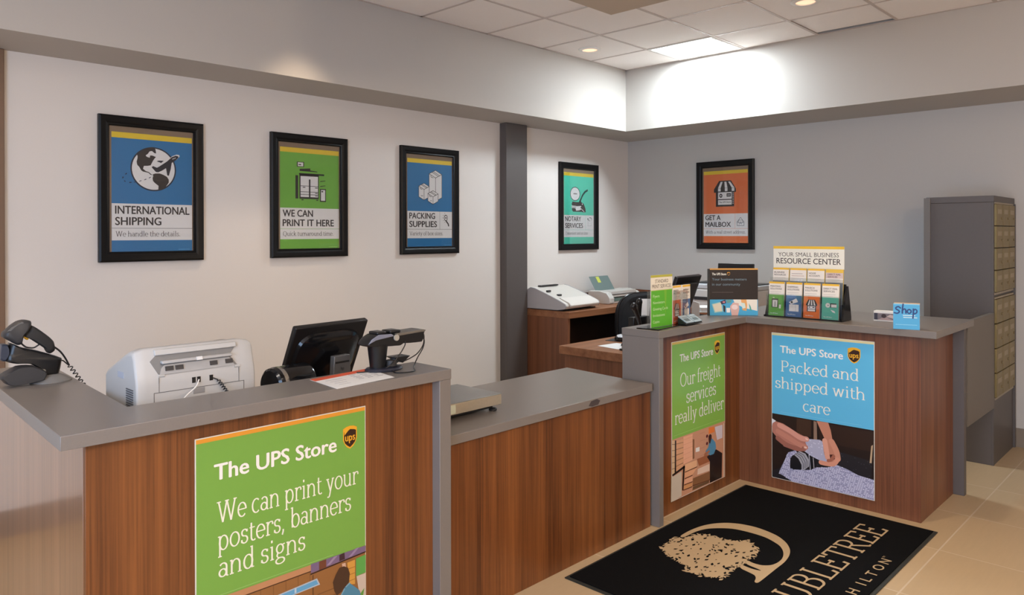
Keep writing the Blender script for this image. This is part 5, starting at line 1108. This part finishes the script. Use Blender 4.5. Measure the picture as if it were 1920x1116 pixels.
dk = (22, 52, 110); yb_ = .092
P.stroke([(.036, .117), (.026, .124), (.014, .119), (.015, .110), (.027, .103), (.030, .095), (.020, .087), (.006, .090)], .0075, dk, 2)
P.stroke([(.049, .139), (.046, .115), (.045, .089)], .0075, dk, 2); P.stroke([(.045, .102), (.053, .112), (.061, .109), (.063, .090)], .0075, dk, 2)
P.stroke([(.080, .111), (.071, .106), (.070, .096), (.078, .089), (.087, .095), (.087, .106), (.078, .111)], .007, dk, 2)
P.stroke([(.099, .114), (.099, .09), (.097, .064)], .0075, dk, 2); P.stroke([(.099, .105), (.108, .113), (.116, .106), (.114, .094), (.105, .089), (.098, .094)], .007, dk, 2)
P.rect(.048, .075, .108, .079, (206, 226, 236), 2); P.rect(.050, .064, .118, .068, (206, 226, 236), 2); P.rect(.012, .024, .118, .027, (130, 196, 224), 2)
q = P.build('front_print', t); q.location = (-.065, 0, 0)
m = MB(); m.box(.0641, .02, .03, .0646, .07, .125); m.build('side_print', plain('side_print_gray', lin((176, 156, 140)), .6), t, smooth=False)
# ------------------------------------------------------------------ back desk equipment
L = (5.14, 4.40, .9255)
t = thing('binding_machine', 'beige comb binding machine on the back desk beside the column', 'binding machine', L, R(3))
beige = plain('machine_beige', (.66, .63, .58), .45, noise=.02); bside = plain('machine_lilac_gray', (.46, .45, .47), .45, noise=.02)
prof = [(.24, 0.006), (.24, .175), (.20, .198), (.15, .190), (.03, .150), (-.12, .095), (-.19, .065), (-.20, .045), (-.19, .020), (-.10, .006)]
for xa in (-.145, .36): m = MB(); m.prism(prof, 'x', xa, xa + .01); m.build('side_cover', bside, t, bevel=.003)
secs = []
for x, k in ((-.134, .98), (-.12, 1.0), (.34, 1.0), (.359, .98)): secs.append([(x, a * 1.0, b * k if b > .02 else b) for a, b in prof])
m = MB(); m.loft(secs); m.build('body', beige, t, bevel=.004)
m = MB(); m.prism([(-.205, .040), (-.195, .062), (-.10, .104), (-.10, .112), (-.20, .076), (-.222, .05), (-.215, .032)], 'x', -.10, .33); m.build('front_tray', plain('tray_cream', (.74, .70, .65), .45, noise=.02), t, bevel=.004)
m = MB(); m.box(-.06, .150, .1975, .20, .185, .208); m.build('comb_slot', dgry_m, t)
m = MB(); m.box(-.105, .03, .156, -.06, .055, .172); m.build('latch', dgry_m, t, bevel=.003)
m = MB(); m.box(-.055, -.055, .122, -.012, -.025, .138); m.build('dial', dgry_m, t, bevel=.004)
m = MB(); m.box(-.10, -.10, .105, .33, -.096, .110); g = m.build('groove', gplas_m, t)
m = MB(); m.box(-.13, -.16, 0.0006, .355, .22, .006); m.build('foot_pad', blks_m, t)

L = (6.05, 4.46, .9255)
t = thing('inkjet_printer', 'small beige inkjet printer with a gray-green paper tray in the back corner', 'printer', L, R(2))
pm = plain('printer_beige', (.60, .58, .54), .45, noise=.02)
m = MB(); m.prism([(-.14, .012), (-.14, .06), (-.10, .108), (-.02, .125), (.12, .122), (.12, .0006), (-.13, .0006)], 'x', -.255, -.18); m.build('end_cover', pm, t, bevel=.012, seg=3)
m = MB(); m.prism([(-.14, .012), (-.14, .06), (-.12, .100), (-.02, .125), (.12, .122), (.12, .0006), (-.13, .0006)], 'x', .255, .285); m.build('end_cover', pm, t, bevel=.012, seg=3)
m = MB(); m.box(-.18, -.10, .06, .255, .12, .118).box(-.18, -.10, .0006, .255, .12, .02).box(-.18, .0, .02, .255, .12, .06); m.build('body', pm, t, bevel=.003)
m = MB(); m.box(-.178, -.103, .020, .253, -.101, .052); m.build('output_slot', green_m, t)
m = MB(); m.box(-.178, -.1025, .082, .253, -.099, .090); m.build('seam', gplas_m, t)
m = MB(); m.box(-.15, 0, 0, .17, .006, .165); q = m.build('paper_tray', plain('tray_green_gray', (.16, .22, .21), .35), t, bevel=.004); q.rotation_euler = (R(-26), 0, 0); q.location = (-.05, .06, .115); q.rotation_euler = (R(-32), 0, 0)
m = MB(); m.box(-.05, -.002, .09, .0, -.0005, .155); m.build('yellow_tag', plain('tag_yellow', (.62, .66, .10), .5), q, smooth=False)

# office chair
L = (5.80, 3.98, 0)
t = thing('office_chair', 'black office chair with rounded back between the two brown desks', 'chair', L, R(-6))
fab = plain('chair_fabric', (.012, .012, .014), .9, bump=.4, nscale=300)
secs = []
for y, k in ((.02, .94), (.0, 1.0), (-.045, 1.0), (-.065, .92)):
    ring = []
    for i in range(40):
        a = 2 * PI * i / 40; c, s = math.cos(a), math.sin(a)
        ring.append((.27 * k * math.copysign(abs(c) ** .5, c), y + .05 * (c * c), .79 + .265 * k * math.copysign(abs(s) ** .6, s)))
    secs.append(ring)
m = MB(); m.loft(secs); m.build('backrest', fab, t)
m = MB(); m.tube([(.27 * math.copysign(abs(math.cos(a)) ** .5, math.cos(a)), -.025 + .05 * math.cos(a) ** 2, .79 + .268 * math.copysign(abs(math.sin(a)) ** .6, math.sin(a))) for a in [2 * PI * i / 40 for i in range(41)]], .010, 8); m.build('back_frame', blk_m, t)
secs = []
for z, k in ((.42, .90), (.43, 1.0), (.475, 1.0), (.495, .92)):
    secs.append([(.25 * k * math.copysign(abs(math.cos(a)) ** .5, math.cos(a)), -.27 + .235 * k * math.copysign(abs(math.sin(a)) ** .5, math.sin(a)), z) for a in [2 * PI * i / 36 for i in range(36)]])
m = MB(); m.loft(secs); m.build('seat', fab, t)
for sx in (-1, 1):
    m = MB(); m.box(sx * .31 - .032, -.40, .655, sx * .31 + .032, -.13, .675); m.build('armrest', blk_m, t, bevel=.008)
    m = MB(); m.tube(smooth_path([(sx * .31, -.27, .655), (sx * .315, -.27, .55), (sx * .27, -.27, .43), (sx * .15, -.27, .41)]), .013, 10); m.build('arm_post', blk_m, t)
m = MB(); m.cyl((0, -.27, .12), .028, .30, 20); m.build('gas_lift', blk_m, t)
m = MB(); m.tube(smooth_path([(0, -.2, .40), (0, -.02, .42), (0, .03, .56), (0, .0, .66)]), .018, 10); m.build('back_bracket', blk_m, t)
for k in range(5):
    a = 2 * PI * k / 5 + .3; e = (.28 * math.cos(a), -.27 + .28 * math.sin(a))
    m = MB(); m.tube([(0, -.27, .125), (e[0], e[1], .075)], .022, 10, r2=.014); lg = m.build('leg', blk_m, t)
    m = MB(); m.cyl((e[0] - .01, e[1], .0285), .028, .02, 20, 'x'); m.build('caster', blks_m, lg)

# ------------------------------------------------------------------ things on the nearer desk
ZD = .7405
t = thing('mouse_pad', 'thin gray mouse pad under the silver mouse', 'mouse pad', (4.99, 3.585, ZD), R(10))
m = MB(); m.box(-.11, -.10, 0, .11, .10, .003); m.build('pad', dgry_m, t, bevel=.001)
t = thing('computer_mouse', 'silver and black computer mouse on the nearer desk', 'mouse', (4.965, 3.575, ZD + .0035), R(-60))
secs = []
for z, k in ((0, .95), (.012, 1.0), (.026, .92), (.038, .66), (.044, .25)): secs.append([(.058 * k * math.cos(a), .085 * k * math.sin(a) - .01 * (1 - k), z) for a in [2 * PI * i / 32 for i in range(32)]])
m = MB(); m.loft(secs); m.build('shell', blkg_m, t)
m = MB(); secs = []
for z, k in ((.0305, .80), (.040, .62), (.0465, .22)): secs.append([(.058 * k * math.cos(a), .085 * k * math.sin(a) - .004, z) for a in [2 * PI * i / 32 for i in range(32)]])
m.loft(secs); m.build('silver_cover', plain('mouse_silver', (.62, .62, .64), .3), t)
m = MB(); m.cyl((-.004, .035, .040), .010, .008, 16, 'x'); m.build('wheel', blk_m, t)
m = MB(); m.prism([(-.14, -.10), (.10, -.13), (.12, .10), (-.10, .12)], 'z', 0, .0008); pq = m.build('paper_sheet', paper_m, None, smooth=False); pq.location = (4.70, 3.42, ZD); tag(pq, 'loose white paper sheet beside the mouse on the nearer desk', 'paper')
t = thing('stapler', 'small black stapler half hidden by the gray counter post', 'stapler', (4.60, 3.25, ZD), R(-10))
m = MB(); m.box(-.075, -.022, 0, .10, .022, .014); m.build('base', blk_m, t, bevel=.004)
m = MB(); m.prism([(-.07, .035), (-.05, .056), (.02, .064), (.09, .060), (.095, .040)], 'y', -.018, .018); m.build('arm', blk_m, t, bevel=.005)
m = MB(); m.box(-.06, -.012, .018, .09, .012, .036); m.build('magazine', steel_m, t)
# organizer with round-topped handles
OX, OY = 4.92, 3.36
t = thing('desk_organizer', 'black desk organizer crowded with handles behind the gray post', 'organizer', (OX, OY, ZD))
m = MB(); m.box(-.085, -.06, 0, .13, .06, .13).box(-.085, .005, .13, .13, .06, .21); m.build('tray', blk_m, t, bevel=.006)
for x, y, h, dx, lab in ((-.05, -.03, .315, -.085, 'leftmost round-topped black handle in the desk organizer'), (.03, .033, .335, .0, 'tallest round-topped black handle in the middle of the organizer'), (.095, -.03, .325, .035, 'thick black handle with a white tag at the right of the organizer')):
    b = .2105 if y > 0 else .1305
    q = thing('stamp', lab, 'stamp', (OX + x, OY + y, ZD + b), 0, 'handles in the desk organizer')
    m = MB(); m.tube([(0, 0, 0), (dx * .4, 0, (h - b) * .5), (dx, 0, h - b - .02)], .014, 12, r2=.022); m.build('handle', blk_m, q)
    m = MB(); m.ball((dx, 0, h - b - .012), .030, .022, .032); m.build('knob', plain('knob_black', (.016, .015, .016), .25), q)
    if dx > 0: m = MB(); m.box(-.028, -.022, .02, .03, -.0195, .10); m.build('tag', paper_m, q, smooth=False)
t = thing('paper_stand', 'white paper propped upright beside the green price card', 'paper', (5.47, 3.58, ZD), R(-40))
m = MB(); m.box(-.12, 0, .0, .12, .003, .305); q = m.build('sheet', paper_m, t, smooth=False); q.rotation_euler = (R(-10), 0, 0)
m = MB(); m.box(-.13, -.02, 0, .13, .10, .006); m.build('foot', blk_m, t)

# monitors behind the leaflets
def monitor(loc, rz, w, h, zc, lab, tilt):
    t = thing('computer_monitor', lab, 'monitor', loc, rz)
    T = Matrix.Translation((0, 0, zc)) @ Matrix.Rotation(R(tilt), 4, 'X')
    m = MB(); m.box(-w / 2, -.015, -h / 2, w / 2, .015, h / 2, T); m.build('bezel', blk_m, t, bevel=.005)
    m = MB(); m.box(-w / 2 + .02, .0151, -h / 2 + .02, w / 2 - .02, .0158, h / 2 - .02, T); m.build('screen', blkg_m, t, smooth=False)
    m = MB(); m.box(-w * .3, -.04, -h * .32, w * .3, -.0151, h * .32, T); m.build('rear_shell', dgry_m, t, bevel=.008)
    m = MB(); m.box(-.04, -.02, .01, .04, .02, zc - h * .2); m.build('stand', blk_m, t)
    m = MB(); m.box(-.11, -.09, 0, .11, .09, .012); m.build('base', blk_m, t, bevel=.004)
    return t
monitor((4.95, 3.00, ZD), R(5), .40, .27, .42, 'dark monitor back rising behind the green price card and orange leaflet', 20)
monitor((5.36, 2.785, ZD), R(-82), .28, .30, .48, 'dark monitor top peeking above the dark brown standing sign', -4)
# white office printer behind the dark sign
L = (6.33, 3.35, .9255)
t = thing('office_printer', 'white office printer half hidden behind the dark brown standing sign', 'printer', L, -PI / 2)
m = MB(); m.box(-.33, -.20, .0006, .33, .22, .17); m.build('body', wplas_m, t, bevel=.012, seg=3)
m = MB(); m.box(-.33, -.20, .171, .33, .22, .215); m.build('scanner_lid', plain('lid_pale', (.60, .62, .66), .4), t, bevel=.008)
m = MB(); m.box(-.25, -.203, .07, .25, -.199, .10); m.build('output_slot', dgry_m, t)
m = MB(); m.box(-.32, -.1, .2155, .32, .15, .225); m.build('document_feeder', blk_m, t, bevel=.003)
t = thing('computer_mouse', 'small black mouse on the nearer desk seen past the blue leaflet', 'mouse', (5.72, 3.30, ZD))
secs = []
for z, k in ((0, .95), (.012, 1.0), (.026, .92), (.036, .6), (.040, .2)): secs.append([(.055 * k * math.cos(a), .04 * k * math.sin(a), z) for a in [2 * PI * i / 28 for i in range(28)]])
m = MB(); m.loft(secs); m.build('shell', blk_m, t)
m = MB(); m.cyl((.025, -.004, .030), .008, .008, 14, 'y'); m.build('wheel', dgry_m, t)
t = thing('paper_tray', 'white paper tray on the nearer desk between leaflets and the dark sign', 'paper tray', (5.62, 3.10, ZD), R(-45))
m = MB(); m.box(-.17, -.12, 0, .17, .12, .008).box(-.17, -.12, .008, -.164, .12, .30).box(.164, -.12, .008, .17, .12, .30).box(-.17, -.12, .11, .17, .12, .118).box(-.17, -.12, .22, .17, .12, .228); m.build('rack', wplas_m, t, bevel=.002)
for z in (.119, .229): m = MB(); m.box(-.15, -.11, z, .15, .11, z + .03); m.build('paper_stack', paper_m, t, smooth=False)
